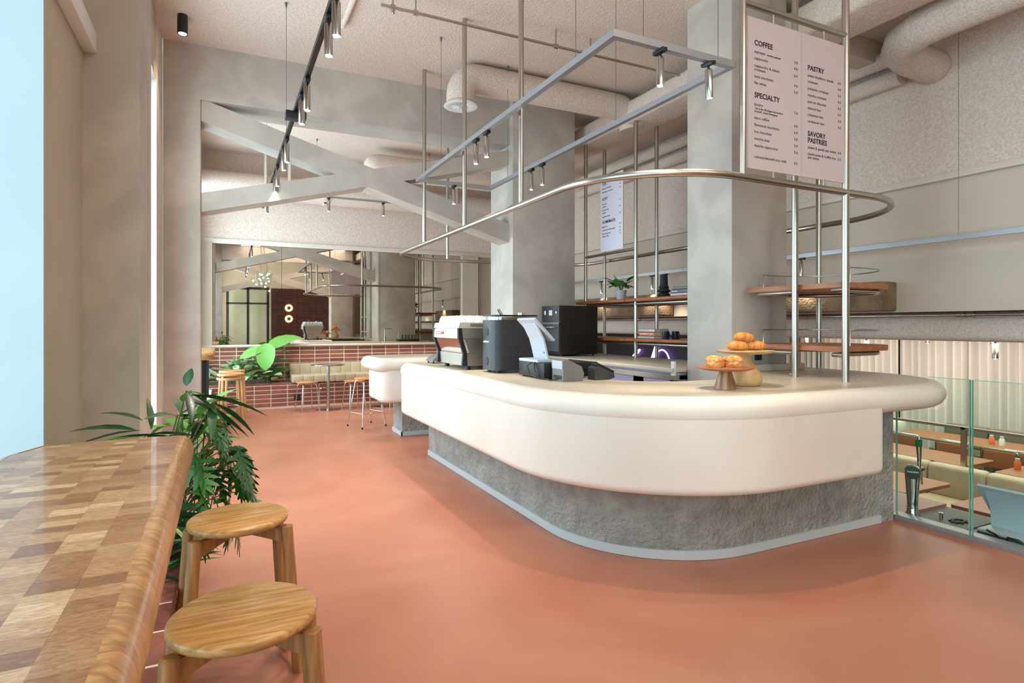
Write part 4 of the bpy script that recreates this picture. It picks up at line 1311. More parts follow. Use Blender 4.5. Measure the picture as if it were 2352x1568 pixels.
# wire bar stool by the far counter
wbs = thing('wire_bar_stool', 'tall stool with steel wire legs beside the far counter', 'stool', (1.74, 8.02, 0), R(20))
MB().lathe([(0.0005, 0.632), (0.15, 0.632), (0.165, 0.64), (0.165, 0.648), (0.155, 0.652), (0.0005, 0.652)], n=28).build('seat', M['tan2'], wbs, 50)
for k in range(4):
    a = R(45 + 90 * k)
    c, s_ = math.cos(a), math.sin(a)
    l_ = MB().tube([(0.255 * c, 0.255 * s_, 0.01), (0.155 * c, 0.155 * s_, 0.58), (0.14 * c, 0.14 * s_, 0.615), (0.09 * c, 0.09 * s_, 0.628)], 0.008, 8).build('leg', M['chrome'], wbs, 60)
    MB().cyl((0.257 * c, 0.257 * s_, 0), (0.254 * c, 0.254 * s_, 0.025), 0.011, 8).build('foot_cap', M['black'], l_)
fr = [(0.222 * math.cos(R(45 + 90 * k)), 0.222 * math.sin(R(45 + 90 * k)), 0.19) for k in range(4)]
for k in range(4):
    MB().cyl(fr[k], fr[(k + 1) % 4], 0.006, 8).build('foot_bar', M['chrome'], wbs, 60)

# channelled leather bench
bn = thing('leather_bench', 'long olive leather bench with channelled back under the mirror', 'bench', (1.02, 10.3, 0.40))


def channel_pad(n, w, prof_d, z0, z1, y0, y1, name):
    mb = MB()
    for i in range(n):
        mb.bev(i * w - 0.002, (i + 1) * w + 0.002, y0, y1, z0, z1, 0.016, 3)
    return mb.build(name, M['leather'], bn, 60)


channel_pad(18, 0.17, 0, 0.012, 0.13, -0.06, 0.40, 'seat_cushion')
bk = channel_pad(18, 0.17, 0, 0.11, 0.30, 0.38, 0.52, 'back_cushion')

# sockets on the bench base
for i, x in enumerate((1.10, 2.45)):
    s1 = MB().bev(-0.05, 0.05, -0.008, 0.0, -0.05, 0.05, 0.004).build('wall_socket', M['black'])
    s1.location = (x, 10.324, 0.17)
    tag(s1, ['left', 'right'][i] + ' black power socket in the brick bench base', 'socket')
    MB().lathe([(0.02, 0), (0.02, 0.004)], n=14).build('socket_hole', M['charcoal'], s1, rot=(R(90), 0, 0), loc=(0, -0.009, 0))
for i, x in enumerate((1.47, 2.52)):
    b_ = MB().lathe([(0.001, -0.03), (0.03, -0.01), (0.034, 0), (0.03, 0.01), (0.001, 0.03)], n=16).build('wall_valve', M['chrome'], None, 60)
    b_.location = (x, 10.295, 0.30)
    tag(b_, ['left', 'right'][i] + ' small round chrome cover on the brick bench base', 'cover')

# far planter plants
rnd2 = random.Random(11)
q1 = thing('variegated_bush', 'bushy variegated plant in the far brick planter', 'plant', (0.28, 10.62, 0.34))
sm = MB()
for k in range(120):
    a = rnd2.uniform(0, 6.28)
    rr_ = abs(rnd2.gauss(0, 1)) * 0.26
    rr_ = min(rr_, 0.5)
    z = 0.04 + max(0.0, (0.46 - rr_ * 0.5)) * rnd2.uniform(0.3, 1.0)
    tp = (max(-0.5, min(0.5, 1.15 * rr_ * math.cos(a))), max(-0.30, min(0.02, 0.7 * rr_ * math.sin(a))), z)
    if k % 4 == 0:
        spray_stem(sm, (tp[0] * 0.4, max(-0.12, tp[1] * 0.4), -0.02), tp, 0.04, 0.004)
    put_leaf(q1, 'oval', 'leafvar', Vector(tp), a - R(90) + rnd2.uniform(-0.6, 0.6), R(rnd2.uniform(-25, 45)), rnd2.uniform(0.14, 0.22), R(rnd2.uniform(-25, 25)), 1.25)
sm.build('stems', M['stem'], q1, 60)
q2 = thing('paddle_leaf_plant', 'tall plant with huge bright paddle leaves in the far planter', 'plant', (0.62, 10.55, 0.34))
sm = MB()
# (base, yaw deg, pitch deg, size, roll, wide)
for b, yw, pt, sz, ro, wd in (((0.05, 0.0, 0.60), -70, 32, 0.62, 25, 0.9), ((0.02, -0.05, 0.72), 170, -62, 0.44, 0, 1.25), ((-0.02, -0.02, 0.62), 100, -12, 0.38, -30, 1.1), ((0.04, 0.02, 0.40), -100, 12, 0.34, 10, 1.0),
                              ((-0.02, 0.0, 0.36), 120, 5, 0.26, -15, 1.0), ((0.08, 0.0, 0.20), -80, 25, 0.34, 20, 1.0), ((0.05, -0.03, 0.10), -60, 30, 0.30, 10, 1.0), ((0.04, 0.0, 0.62), -85, 2, 0.36, 10, 0.8), ((0, 0, 0.3), -110, 20, 0.3, 0, 1.0)):
    spray_stem(sm, (b[0] * 0.3, b[1] * 0.3, -0.02), b, 0.0, 0.009)
    put_leaf(q2, 'paddle', ['paddle', 'leaf'][1 if sz < 0.35 else 0], Vector(b), R(yw), R(pt), sz, R(ro), wd)
sm.build('stems', M['stem'], q2, 60)
# ================================================================== things on the counters
M['traysteel'] = mat('tray_steel', srgb(214, 212, 206), 0.35, 0.4)
M['steelplate'] = mat('brushed_steel_plate', srgb(190, 182, 170), 0.35, 0.85)
em = thing('espresso_machine', 'stainless espresso machine with red badge and cups on top', 'coffee machine', (1.85, 4.77, TOP))
W_ = 0.68
for x, y in ((0.08, 0.06), (0.42, 0.06), (0.08, 0.60), (0.42, 0.60)):
    MB().lathe([(0.025, 0), (0.025, 0.03), (0.02, 0.04)], (x, y, 0), 12).build('foot', M['black'], em)
MB().prism_y([(0.03, 0.035), (0.50, 0.035), (0.50, 0.14), (0.025, 0.14)], 0.0, W_).build('base_housing', M['steelplate'], em, 30)
MB().prism_y([(0.03, 0.142), (0.40, 0.142), (0.44, 0.27), (-0.015, 0.27)], 0.02, W_ - 0.02).build('body', M['steelplate'], em, 30)
MB().prism_y([(0.026, 0.145), (0.034, 0.145), (-0.012, 0.268), (-0.020, 0.268)], 0.035, W_ - 0.035).build('mirror_panel', M['chrome'], em, 30)
MB().prism_y([(-0.025, 0.272), (0.45, 0.272), (0.47, 0.36), (-0.02, 0.36)], 0.0, W_).build('upper_housing', M['steelplate'], em, 30)
MB().prism_y([(-0.034, 0.276), (-0.026, 0.276), (-0.021, 0.356), (-0.029, 0.356)], 0.03, W_ - 0.03).build('glass_panel', M['cupgrey'], em, 30)
for y in (-0.004, W_ - 0.026):
    MB().prism_y([(0.0, 0.035), (0.05, 0.035), (0.045, 0.14), (0.008, 0.27), (-0.002, 0.362), (-0.036, 0.362), (-0.032, 0.27), (0.012, 0.14)], y, y + 0.03).build('side_frame', M['black'], em, 30)
MB().prism_y([(0.055, 0.145), (0.072, 0.145), (0.03, 0.268), (0.012, 0.268)], 0.012, W_ - 0.012).build('edge_strip', M['trim'], em, 30)
MB().prism_y([(-0.03, 0.362), (0.46, 0.362), (0.45, 0.41), (-0.015, 0.41)], 0.01, W_ - 0.01).build('cup_tray', M['traysteel'], em, 30)
sl = MB()
for r, z in enumerate((0.378, 0.393)):
    for k in range(4):
        sl.box(-0.027 + 0.3 * (z - 0.362), -0.022 + 0.3 * (z - 0.362), 0.06 + k * 0.15 + r * 0.03, 0.15 + k * 0.15 + r * 0.03, z, z + 0.005)
    for k in range(2):
        sl.box(0.08 + k * 0.18, 0.22 + k * 0.18, 0.008, 0.012, z, z + 0.005)
sl.build('tray_slots', M['black'], em)
bd = MB().box(-0.040, -0.036, 0.38, 0.60, 0.305, 0.330).build('badge', M['red'], em)
a = MB()
text_mesh(a, 'la marzocco', Matrix.Translation((-0.0405, 0.59, 0.311)) @ FACE_X, 0.030, 0.0006)
a.build('badge_lettering', M['white'], bd, None)
MB().tube([(0.45, 0.2, 0.22), (0.52, 0.2, 0.20), (0.56, 0.2, 0.12)], 0.01, 8).build('steam_wand', M['chrome'], em, 60)
for y in (0.2, 0.45):
    MB().cyl((0.42, y, 0.24), (0.42, y, 0.20), 0.03, 14).cyl((0.42, y, 0.215), (0.56, y, 0.205), 0.011, 8).build('portafilter', M['darkmetal'], em, 60)
cupm = MB().lathe([(0.0005, 0.062), (0.020, 0.062), (0.022, 0.056), (0.032, 0.04), (0.040, 0.012), (0.0415, 0.0), (0.038, 0.0), (0.030, 0.03), (0.0005, 0.05)], n=18).mesh('cup', M['cupgrey'], 60)
k = 0
for i in range(6):
    for j in range(6):
        o = bpy.data.objects.new('cup', cupm)
        COL.objects.link(o)
        o.location = (1.85 + 0.03 + i * 0.078, 4.77 + 0.09 + j * 0.095 + (0.01 if i % 2 else 0), TOP + 0.411)
        tag(o, 'upturned pale cup on top of the espresso machine', 'cup', 'cups on the espresso machine')

sc_ = thing('grey_scale', 'small grey curved device on black feet at the counter end', 'terminal', (1.90, 5.72, TOP))
MB().prism_y([(0.0, 0.02), (0.02, 0.05), (0.08, 0.085), (0.15, 0.10), (0.24, 0.10), (0.24, 0.085), (0.15, 0.08), (0.09, 0.06), (0.06, 0.02)], 0, 0.22).build('shell', M['grey'], sc_, 40)
for x, y in ((0.02, 0.03), (0.22, 0.03), (0.02, 0.19), (0.22, 0.19)):
    MB().cyl((x, y, 0), (x, y, 0.085 if x > 0.1 else 0.03), 0.008, 8).build('foot', M['black'], sc_)

gr = thing('coffee_grinder', 'tall charcoal grinder with round speaker-like vents on its side', 'grinder', (1.96, 4.33, TOP))
MB().prism(rrect(0, 0.42, 0, 0.30, 0.07, 6), 0.02, 0.43).build('body', M['charcoal'], gr, 40)
MB().prism(rrect(0.006, 0.414, 0.006, 0.294, 0.066, 6), 0.43, 0.462).build('clear_hopper_rim', M['glass'], gr, 40)
MB().prism(rrect(0.002, 0.418, 0.002, 0.298, 0.068, 6), 0.462, 0.472).build('lid', M['black'], gr, 40)
MB().prism(rrect(0.05, 0.37, 0.05, 0.25, 0.05, 5), 0.431, 0.455).build('hopper', M['satin'], gr, 40)
MB().tube([(0.12, 0.12, 0.47), (0.09, 0.13, 0.52)], 0.012, 10).build('lever', M['chrome'], gr, 60)
MB().lathe([(0.03, 0), (0.03, 0.02), (0.0005, 0.022)], (0.30, 0.12, 0.472), 16).build('knob', M['chrome'], gr)
for z in (0.09, 0.335):
    MB().lathe([(0.0005, 0.003), (0.034, 0.003), (0.034, 0.0)], n=24).build('vent', M['black'], gr, loc=(-0.0005, 0.16, z), rot=(0, R(-90), 0))
a = MB()
text_mesh(a, 'mahlkonig', Matrix.Translation((-0.001, 0.23, 0.245)) @ FACE_X, 0.028, 0.0006)
a.build('lettering', M['white'], gr, None)
for x, y in ((0.06, 0.06), (0.36, 0.06), (0.06, 0.24), (0.36, 0.24)):
    MB().cyl((x, y, 0), (x, y, 0.022), 0.018, 10).build('foot', M['black'], gr)

cd = thing('cash_drawer', 'flat black cash drawer under the till', 'cash drawer', (2.06, 3.70, TOP))
MB().bev(0, 0.46, 0, 0.40, 0.008, 0.115, 0.004).build('housing', M['black'], cd)
MB().box(0.455, 0.465, 0.02, 0.38, 0.02, 0.105).build('drawer_front', M['charcoal'], cd)
for x, y in ((0.03, 0.03), (0.43, 0.03), (0.03, 0.37), (0.43, 0.37)):
    MB().cyl((x, y, 0), (x, y, 0.01), 0.012, 8).build('foot', M['black'], cd)
ps = thing('till_screen', 'silver point of sale screen seen from behind on the cash drawer', 'till', (2.05, 3.78, TOP + 0.115))
MB().bev(0.0, 0.26, 0.0, 0.30, 0.0, 0.022, 0.006).build('base_plate', M['lightgrey'], ps)
sp_ = [(0.11, 0.02), (0.085, 0.12), (0.07, 0.17), (0.045, 0.215), (0.0, 0.30)]
sp2 = [(x + 0.012, z + 0.004) for x, z in sp_]
MB().prism_y(sp_ + sp2[::-1], 0.04, 0.26).build('stand_panel', M['lightgrey'], ps, 50)
MB().prism_y([(-0.02, 0.315), (0.14, 0.155), (0.152, 0.167), (-0.008, 0.327)], 0.005, 0.295).build('screen', M['lightgrey'], ps, 30)
MB().prism_y([(-0.007, 0.328), (0.153, 0.168), (0.156, 0.171), (-0.004, 0.331)], 0.012, 0.288).build('display_glass', M['black'], ps, 30)
MB().lathe([(0.009, 0), (0.009, 0.002), (0.006, 0.002)], n=16).build('power_ring', M['grey'], ps, loc=(0.096, 0.075, 0.07), rot=(0, R(-80), 0))
rp_ = thing('receipt_printer', 'grey receipt printer in front of the till', 'printer', (2.10, 3.50, TOP))
MB().prism_y([(0.0, 0.0), (0.16, 0.0), (0.17, 0.05), (0.15, 0.10), (0.05, 0.145), (0.0, 0.14)], 0, 0.15).build('housing', M['grey'], rp_, 30)
MB().prism_y([(-0.006, 0.085), (0.0, 0.085), (0.05, 0.147), (0.045, 0.152), (-0.006, 0.142)], 0.004, 0.146).build('paper_cover', M['alu'], rp_, 30)
MB().box(-0.003, 0.001, 0.02, 0.13, 0.015, 0.04).build('port_panel', M['black'], rp_)
ct = thing('card_terminal', 'dark handheld card terminal leaning beside the receipt printer', 'card terminal', (2.36, 3.50, TOP))
MB().prism_y([(0.0, 0.0), (0.12, 0.0), (0.17, 0.012), (0.165, 0.04), (0.03, 0.10), (0.0, 0.085)], 0, 0.09).build('cradle', M['charcoal'], ct, 30)
MB().prism_y([(0.02, 0.104), (0.165, 0.042), (0.172, 0.058), (0.028, 0.122)], 0.006, 0.084).build('handset', M['black'], ct, 30)
cb = MB().tube([(2.045, 3.80, TOP + 0.118), (2.03, 3.79, 1.07), (2.02, 3.76, 1.02), (2.04, 3.72, 0.979), (2.07, 3.66, 0.976), (2.05, 3.60, 0.976), (2.08, 3.57, 0.979), (2.098, 3.56, 0.99)], 0.004, 6)
cb.tube([(2.05, 3.86, 1.085), (2.02, 3.88, 1.06), (2.02, 3.84, 1.0), (2.045, 3.78, 0.976), (2.07, 3.70, 0.975)], 0.004, 6)
cb.tube([(2.05, 3.83, 1.085), (2.035, 3.80, 1.03), (2.05, 3.77, 0.978)], 0.006, 6)
cb = cb.build('till_cable', M['black'], None, 60)
tag(cb, 'loose black cables hanging from the till', 'cable')

# oven on the back bar
ov = thing('oven', 'black bench oven with control panel on the back bar', 'oven', (3.72, 6.30, TOP))
MB().bev(0.02, 0.57, 0.0, 0.43, 0.02, 0.63, 0.004).build('housing', M['ovenblack'], ov)
MB().box(0, 0.02, 0.0, 0.43, 0.43, 0.63).build('control_panel', M['charcoal'], ov)
MB().box(-0.004, 0.02, 0.0, 0.43, 0.06, 0.40).build('door', M['charcoal'], ov)
MB().box(-0.012, 0.0, 0.0, 0.43, 0.40, 0.425).build('handle_bar', M['satin'], ov)
MB().tube([(0, 0.08, 0.36), (-0.04, 0.08, 0.36), (-0.04, 0.30, 0.36), (0, 0.30, 0.36)], 0.01, 8).build('handle', M['chrome'], ov, 60)
MB().box(-0.001, 0.0, 0.17, 0.25, 0.51, 0.575).build('display', M['paper'], ov)
MB().box(-0.001, 0.0, 0.33, 0.37, 0.52, 0.57).box(-0.001, 0.0, 0.06, 0.085, 0.53, 0.56).build('control_icon', M['white'], ov)
for x, y in ((0.05, 0.03), (0.52, 0.03), (0.05, 0.40), (0.52, 0.40)):
    MB().cyl((x, y, 0), (x, y, 0.022), 0.015, 8).build('foot', M['black'], ov)

# cake stands and pastries
s1 = thing('cake_stand', 'low wooden cake stand with striped conical foot', 'cake stand', (2.76, 2.68, TOP), R(30))
MB().lathe([(0.0005, 0), (0.068, 0), (0.066, 0.01), (0.034, 0.115), (0.0005, 0.115)], n=32).build('foot', M['acacia'], s1, 50)
MB().lathe([(0.0005, 0.114), (0.13, 0.114), (0.166, 0.126), (0.168, 0.130), (0.166, 0.133), (0.0005, 0.133)], n=44).build('plate', M['acacia2'] if 'acacia2' in M else M['shelfwood'], s1, 50)
s2 = thing('cake_stand', 'taller pale wooden cake stand with bulbous turned foot', 'cake stand', (3.03, 2.78, TOP))
MB().lathe([(0.0005, 0), (0.085, 0), (0.104, 0.018), (0.108, 0.045), (0.098, 0.085), (0.07, 0.125), (0.045, 0.155), (0.036, 0.18), (0.045, 0.198), (0.07, 0.205), (0.0005, 0.205)], n=40).build('foot', M['rubberwood'], s2, 50)
MB().lathe([(0.0005, 0.204), (0.12, 0.204), (0.165, 0.212), (0.18, 0.222), (0.18, 0.227), (0.0005, 0.227)], n=44).build('plate', M['rubberwood'], s2, 50)


def croissant(loc, rz, tilt, label):
    mb = MB()
    n, m = 26, 14
    vs, fs = [], []
    L = 0.073
    for i in range(n + 1):
        t = -1 + 2 * i / n
        r = 0.037 * (1 - abs(t) ** 2.6) ** 0.6 + 0.0008
        r *= 1.0 + 0.014 * math.cos(i * math.pi)
        for k in range(m):
            a = 2 * math.pi * k / m
            vs.append((t * L, r * math.cos(a) * 1.05, r * math.sin(a) * 0.82 - 0.006 * t * t))
    for i in range(n):
        for k in range(m):
            l = (k + 1) % m
            fs.append((i * m + k, i * m + l, (i + 1) * m + l, (i + 1) * m + k))
    fs += [tuple(range(m)), tuple(range(n * m, n * m + m))]
    mb.add(vs, fs)
    o = mb.build('croissant', M['croissant'], None, 50)
    o.location = loc
    o.rotation_euler = (0, tilt, rz)
    return tag(o, label, 'croissant', 'croissants on the tall cake stand')


zc = TOP + 0.227 + 0.031
croissant((2.955, 2.77, zc), R(-22), R(2), 'left croissant on the tall wooden cake stand')
croissant((3.095, 2.755, zc), R(-32), R(-2), 'right croissant on the tall wooden cake stand')
croissant((3.025, 2.78, zc + 0.054), R(-18), R(5), 'top croissant resting on two others')


def bun(loc, rz, label, sq):
    mb = MB()
    n, m = 36, 12
    vs, fs = [], []
    for j in range(m + 1):
        t = j / m
        if t < 0.55:
            r, z = 0.052, t / 0.55 * 0.04
            r = r * (0.92 + 0.08 * math.sin(t / 0.55 * math.pi))
        else:
            u = (t - 0.55) / 0.45
            r, z = 0.052 * math.cos(u * math.pi / 2) ** 0.7 + 0.0003, 0.04 + 0.026 * math.sin(u * math.pi / 2)
        for k in range(n):
            a = 2 * math.pi * k / n
            sw = 1 + 0.05 * math.sin(4 * a + 7 * t) + 0.03 * math.sin(9 * a - 11 * t)
            q = (abs(math.cos(a)) ** sq + abs(math.sin(a)) ** sq) ** (-1 / sq)
            vs.append((r * q * sw * math.cos(a), r * q * sw * math.sin(a), z * (1 + 0.08 * math.sin(3 * a + 9 * t))))
    for j in range(m):
        for k in range(n):
            l = (k + 1) % n
            fs.append((j * n + k, j * n + l, (j + 1) * n + l, (j + 1) * n + k))
    fs += [tuple(reversed(range(n))), tuple(range(m * n, m * n + n))]
    mb.add(vs, fs)
    o = mb.build('bun', M['bun'], None, 60)
    o.location = loc
    o.rotation_euler = (0, 0, rz)
    return tag(o, label, 'bun', 'buns on the low cake stand')


bun((2.695, 2.70, TOP + 0.1335), R(20), 'round swirled bun on the low cake stand', 2.4)
bun((2.805, 2.665, TOP + 0.1335), R(60), 'cube shaped twisted bun on the low cake stand', 5.0)

# shelf rack items
pp = thing('potted_plant', 'small green plant in a grey pot on the upper shelf', 'plant', (4.56, 6.17, 1.68))
MB().lathe([(0.0005, 0), (0.055, 0), (0.072, 0.12), (0.066, 0.12), (0.06, 0.1), (0.0005, 0.1)], n=24).build('pot', M['pot'], pp, 50)
rnd3 = random.Random(5)
sm = MB()
for k in range(13):
    a = k * 2.4
    tp = (0.07 * math.cos(a), 0.09 * math.sin(a), 0.14 + 0.09 * rnd3.random())
    spray_stem(sm, (0, 0, 0.1), tp, 0.03, 0.003)
    put_leaf(pp, 'oval', 'leaf', Vector(tp), a - R(90), R(rnd3.uniform(-25, 45)), rnd3.uniform(0.12, 0.19), 0, 1.5)
put_leaf(pp, 'oval', 'leaf', Vector((0, 0.03, 0.15)), R(40), R(70), 0.2, 0, 1.1)
sm.build('stems', M['stem'], pp, 60)
va = MB().lathe([(0.0005, 0), (0.05, 0), (0.075, 0.02), (0.075, 0.026), (0.05, 0.05), (0.078, 0.07), (0.078, 0.076), (0.05, 0.10), (0.06, 0.115), (0.05, 0.13), (0.045, 0.15), (0.042, 0.26), (0.036, 0.26), (0.036, 0.15), (0.0005, 0.14)], n=28).build('vase', M['matteblack'], None, 40)
va.location = (4.58, 5.38, 1.68)
tag(va, 'matte black ribbed vase on the upper shelf', 'vase')


def book(loc, l, d, h, m, label, title=None, tm='white', group=None, rz=0):
    t = thing('book', label, 'book', loc, rz, group)
    MB().box(0.0, 0.004, 0, l, 0, h).box(0, d, 0, l, 0, 0.003).box(0, d, 0, l, h - 0.003, h).build('cover', m, t)
    MB().box(0.004, d - 0.004, 0.004, l - 0.004, 0.003, h - 0.003).build('pages', M['paper'], t)
    if title:
        a = MB()
        text_mesh(a, title, Matrix.Translation((-0.0004, l - 0.01, h * 0.28)) @ FACE_X, h * 0.62, 0.0004)
        a.build('spine_lettering', M[tm], t, None)
    return t


zb = 1.20
book((4.47, 5.42, zb), 0.30, 0.24, 0.030, M['pot'], 'pale grey book at the bottom of the lower shelf stack', group='books on the lower shelf')
book((4.475, 5.42, zb + 0.031), 0.285, 0.23, 0.046, M['orange'], 'orange and red book titled THE PERFECT LOAF in the lower shelf stack', 'THE PERFECT LOAF', group='books on the lower shelf')
book((4.48, 5.425, zb + 0.078), 0.275, 0.22, 0.034, M['paper'], 'white book on top of the lower shelf stack', 'TARTINE BREAD', 'lavender', group='books on the lower shelf')
book((4.46, 4.85, 1.68), 0.28, 0.24, 0.030, M['board'], 'pale pink book at the bottom of the upper shelf stack', group='books on the upper shelf')
book((4.47, 4.86, 1.711), 0.27, 0.22, 0.040, M['navy'], 'dark blue book in the upper shelf stack', 'BAKING', group='books on the upper shelf')
book((4.475, 4.87, 1.752), 0.24, 0.20, 0.026, M['greybook'], 'grey book on top of the upper shelf stack', group='books on the upper shelf')
for i, (x, y) in enumerate(((4.47, 5.22), (4.56, 5.16))):
    t = thing('mug', ['left', 'right'][i] + ' navy enamel mug beside the books on the lower shelf', 'mug', (x, y, 1.20))
    MB().lathe([(0.0005, 0), (0.038, 0), (0.04, 0.006), (0.04, 0.09), (0.037, 0.09), (0.037, 0.01), (0.0005, 0.01)], n=22).build('body', M['navy'], t, 50)
    MB().tube([(0.0, -0.038, 0.075), (0.0, -0.062, 0.07), (0.0, -0.066, 0.045), (0.0, -0.055, 0.022), (0.0, -0.038, 0.018)], 0.005, 6).build('handle', M['navy'], t, 60)
# ================================================================== glass balustrade and lower dining level
gb = thing('glass_balustrade', 'frameless glass balustrade along the edge of the floor opening', 'balustrade', (4.275, 2.0, 0.0))
for y0, y1 in ((0.11, 0.565), (-0.75, 0.095), (-1.62, -0.765), (-2.5, -1.635)):
    if y1 > 0.5:
        poly = [(0.11, 0.0), (0.565, 0.0), (0.565, 0.79), (0.31, 0.79), (0.245, 0.83), (0.232, 0.89), (0.245, 0.95), (0.30, 0.985), (0.36, 1.01), (0.11, 1.01)]
        p = MB().prism_x(poly, -0.008, 0.008).build('glass_panel', M['glasstint'], gb)
        MB().box(-0.0085, 0.0085, 0.563, 0.567, 0.0, 0.79).box(-0.0085, 0.0085, 0.108, 0.112, 0, 1.01).build('glass_edge', M['glassedge'], p)
        MB().box(-0.0085, 0.0085, 0.11, 0.36, 1.008, 1.0115).build('glass_edge', M['glassedge'], p)
        continue
    p = MB().box(-0.008, 0.008, y0, y1, 0.0, 1.01).build('glass_panel', M['glasstint'], gb)
    MB().box(-0.0085, 0.0085, y0 - 0.002, y0 + 0.002, 0.0, 1.01).box(-0.0085, 0.0085, y1 - 0.002, y1 + 0.002, 0.0, 1.01).build('glass_edge', M['glassedge'], p)
    MB().box(-0.0085, 0.0085, y0, y1, 1.008, 1.0115).build('glass_edge', M['glassedge'], p)

# service bar just below the floor edge
lb = thing('lower_bar', 'dark steel service bar below the glass balustrade', 'bar', (4.66, 0.9, LOW))
MB().box(-0.28, 0.32, -2.5, 2.0, 1.07, 1.12).build('worktop', M['darkmetal'], lb)
MB().box(-0.26, 0.28, -2.45, 1.98, 0.0, 1.07).build('body', M['walnut'], lb)
MB().box(-0.24, 0.28, 1.35, 1.95, 1.12, 1.128).build('drip_tray', M['greybook'], lb)
bt_ = thing('beer_tap', 'chrome beer tap column with dark green medallion behind the glass', 'beer tap', (4.47, 2.57, -0.022))
MB().lathe([(0.05, 0), (0.052, 0.01), (0.036, 0.04), (0.034, 0.10), (0.042, 0.22), (0.048, 0.30), (0.05, 0.34), (0.03, 0.37), (0.0005, 0.375)], n=24).build('column', M['chrome'], bt_, 60)
MB().lathe([(0.0005, 0), (0.046, 0), (0.046, 0.012), (0.0005, 0.014)], n=28).build('medallion', M['darkgreen'], bt_, loc=(-0.042, -0.025, 0.33), rot=(R(90), 0, R(-55)))
a = MB()
text_mesh(a, 'Heineken', Matrix.Translation((0, 0, 0.016)), 0.018, 0.0003, 'CENTER')
a.build('medallion_lettering', M['white'], bt_, None, loc=(-0.042, -0.025, 0.33), rot=(R(90), 0, R(-55)))
MB().tube([(0.03, 0, 0.32), (0.08, 0, 0.33), (0.13, 0, 0.33)], 0.014, 10).build('tap_arm', M['chrome'], bt_, 60)
MB().tube([(0.10, 0, 0.33), (0.105, 0, 0.30), (0.115, 0, 0.22)], [0.008, 0.007, 0.006], 8).build('spout', M['chrome'], bt_, 60)
MB().tube([(0.08, 0, 0.34), (0.08, 0, 0.42), (0.075, 0, 0.50)], [0.011, 0.014, 0.018], 10).build('tap_handle', M['chrome'], bt_, 60)
MB().bev(0.050, 0.10, -0.012, 0.012, 0.50, 0.55, 0.004).build('handle_label', M['greenlabel'], bt_)
MB().tube([(0.075, 0, 0.55), (0.078, 0, 0.57)], 0.008, 8).build('handle_tip', M['chrome'], bt_, 60)
rg = MB().lathe([(0.012, 0), (0.014, 0.05), (0.0005, 0.052)], (4.58, 2.44, -0.022), 12).build('drip_knob', M['chrome'], None, 60)
tag(rg, 'small chrome cylinder on the drip tray behind the glass', 'knob')
mt = MB()
for k in range(9):
    a0 = k * 0.7
    mt.tube([(4.64 + 0.07 * math.cos(a0), 2.36 + 0.05 * math.sin(a0), -0.018), (4.64 + 0.06 * math.cos(a0 + 1.7), 2.36 + 0.04 * math.sin(a0 + 1.7), -0.014)], 0.006, 6)
mt = mt.build('tap_chain', M['black'])
tag(mt, 'small heap of dark rubber tubing on the lower bar', 'tubing')
lt = thing('till_screen', 'silver till screen seen from behind on the lower bar', 'till', (4.68, 2.00, -0.03))
MB().bev(-0.10, 0.16, -0.22, 0.22, 0.0, 0.02, 0.006).build('base_plate', M['lightgrey'], lt)
MB().prism_y([(0.04, 0.02), (0.02, 0.16), (-0.05, 0.27), (-0.035, 0.28), (0.035, 0.17), (0.06, 0.02)], -0.20, 0.20).build('stand_panel', M['lightgrey'], lt, 50)
MB().prism_y([(-0.075, 0.30), (0.10, 0.10), (0.112, 0.112), (-0.063, 0.312)], -0.235, 0.235).build('screen', M['lightgrey'], lt, 30)
cb2 = MB().tube([(4.56, 2.15, 0.0), (4.52, 2.08, -0.005), (4.48, 2.02, -0.02), (4.46, 1.92, -0.022), (4.42, 1.80, -0.022)], 0.006, 6).tube([(4.46, 2.00, -0.022), (4.44, 1.98, 0.02), (4.44, 1.92, 0.02), (4.46, 1.88, -0.022)], 0.008, 6).build('till_cable', M['black'], None, 60)
tag(cb2, 'black cable lying by the lower till', 'cable')

# curtains along the far wall
for i in range(7):
    y0 = 3.6 + i * 1.16
    mb = MB()
    n = 70
    vs, fs = [], []
    ph = i * 1.3
    for k in range(n + 1):
        y = y0 + 1.158 * k / n
        x = 11.9 + 0.055 * math.sin(k * 0.72 + ph) + 0.02 * math.sin(k * 0.31 + ph)
        vs += [(x, y, LOW + 0.02), (x, y, 1.45)]
    for k in range(n):
        fs.append((2 * k, 2 * k + 2, 2 * k + 3, 2 * k + 1))
    o = MB().add(vs, fs).build('curtain', M['curtain'], None, 180)
    tag(o, ORD[i] + ' full length pleated curtain from the right on the lower level wall', 'curtain', 'curtains on the lower level')

# ducts, beams and pipes under the fascia
o = MB().bev(6.45, 7.15, -2.5, 15.5, 1.20, 1.485, 0.07, 4).build('box_duct', M['spray'])
tag(o, 'wide sprayed duct under the painted fascia', 'duct')
o = thing('ceiling_conduit', 'steel pipe with couplings along the bottom of the fascia', 'pipe', (6.3, 0, 1.455))
MB().cyl((0, -2.5, 0), (0, 12.0, 0), 0.018, 10).build('pipe', M['satin'], o, 60)
for y in (4.85, 3.10, 3.18, 8.0):
    MB().cyl((0, y - 0.03, 0), (0, y + 0.03, 0), 0.03, 10).build('coupling', M['satin'], o, 60)
o = MB().bev(5.95, 6.205, 3.72, 5.3, 1.50, 1.80, 0.02, 3).build('concrete_beam', M['concrete'])
tag(o, 'raw brown concrete stub beam right of the near column', 'beam')
o = MB().bev(5.95, 6.205, 7.05, 10.6, 1.50, 1.83, 0.02, 3).build('concrete_beam', M['concrete'])
tag(o, 'raw brown concrete stub beam behind the shelf rack', 'beam')

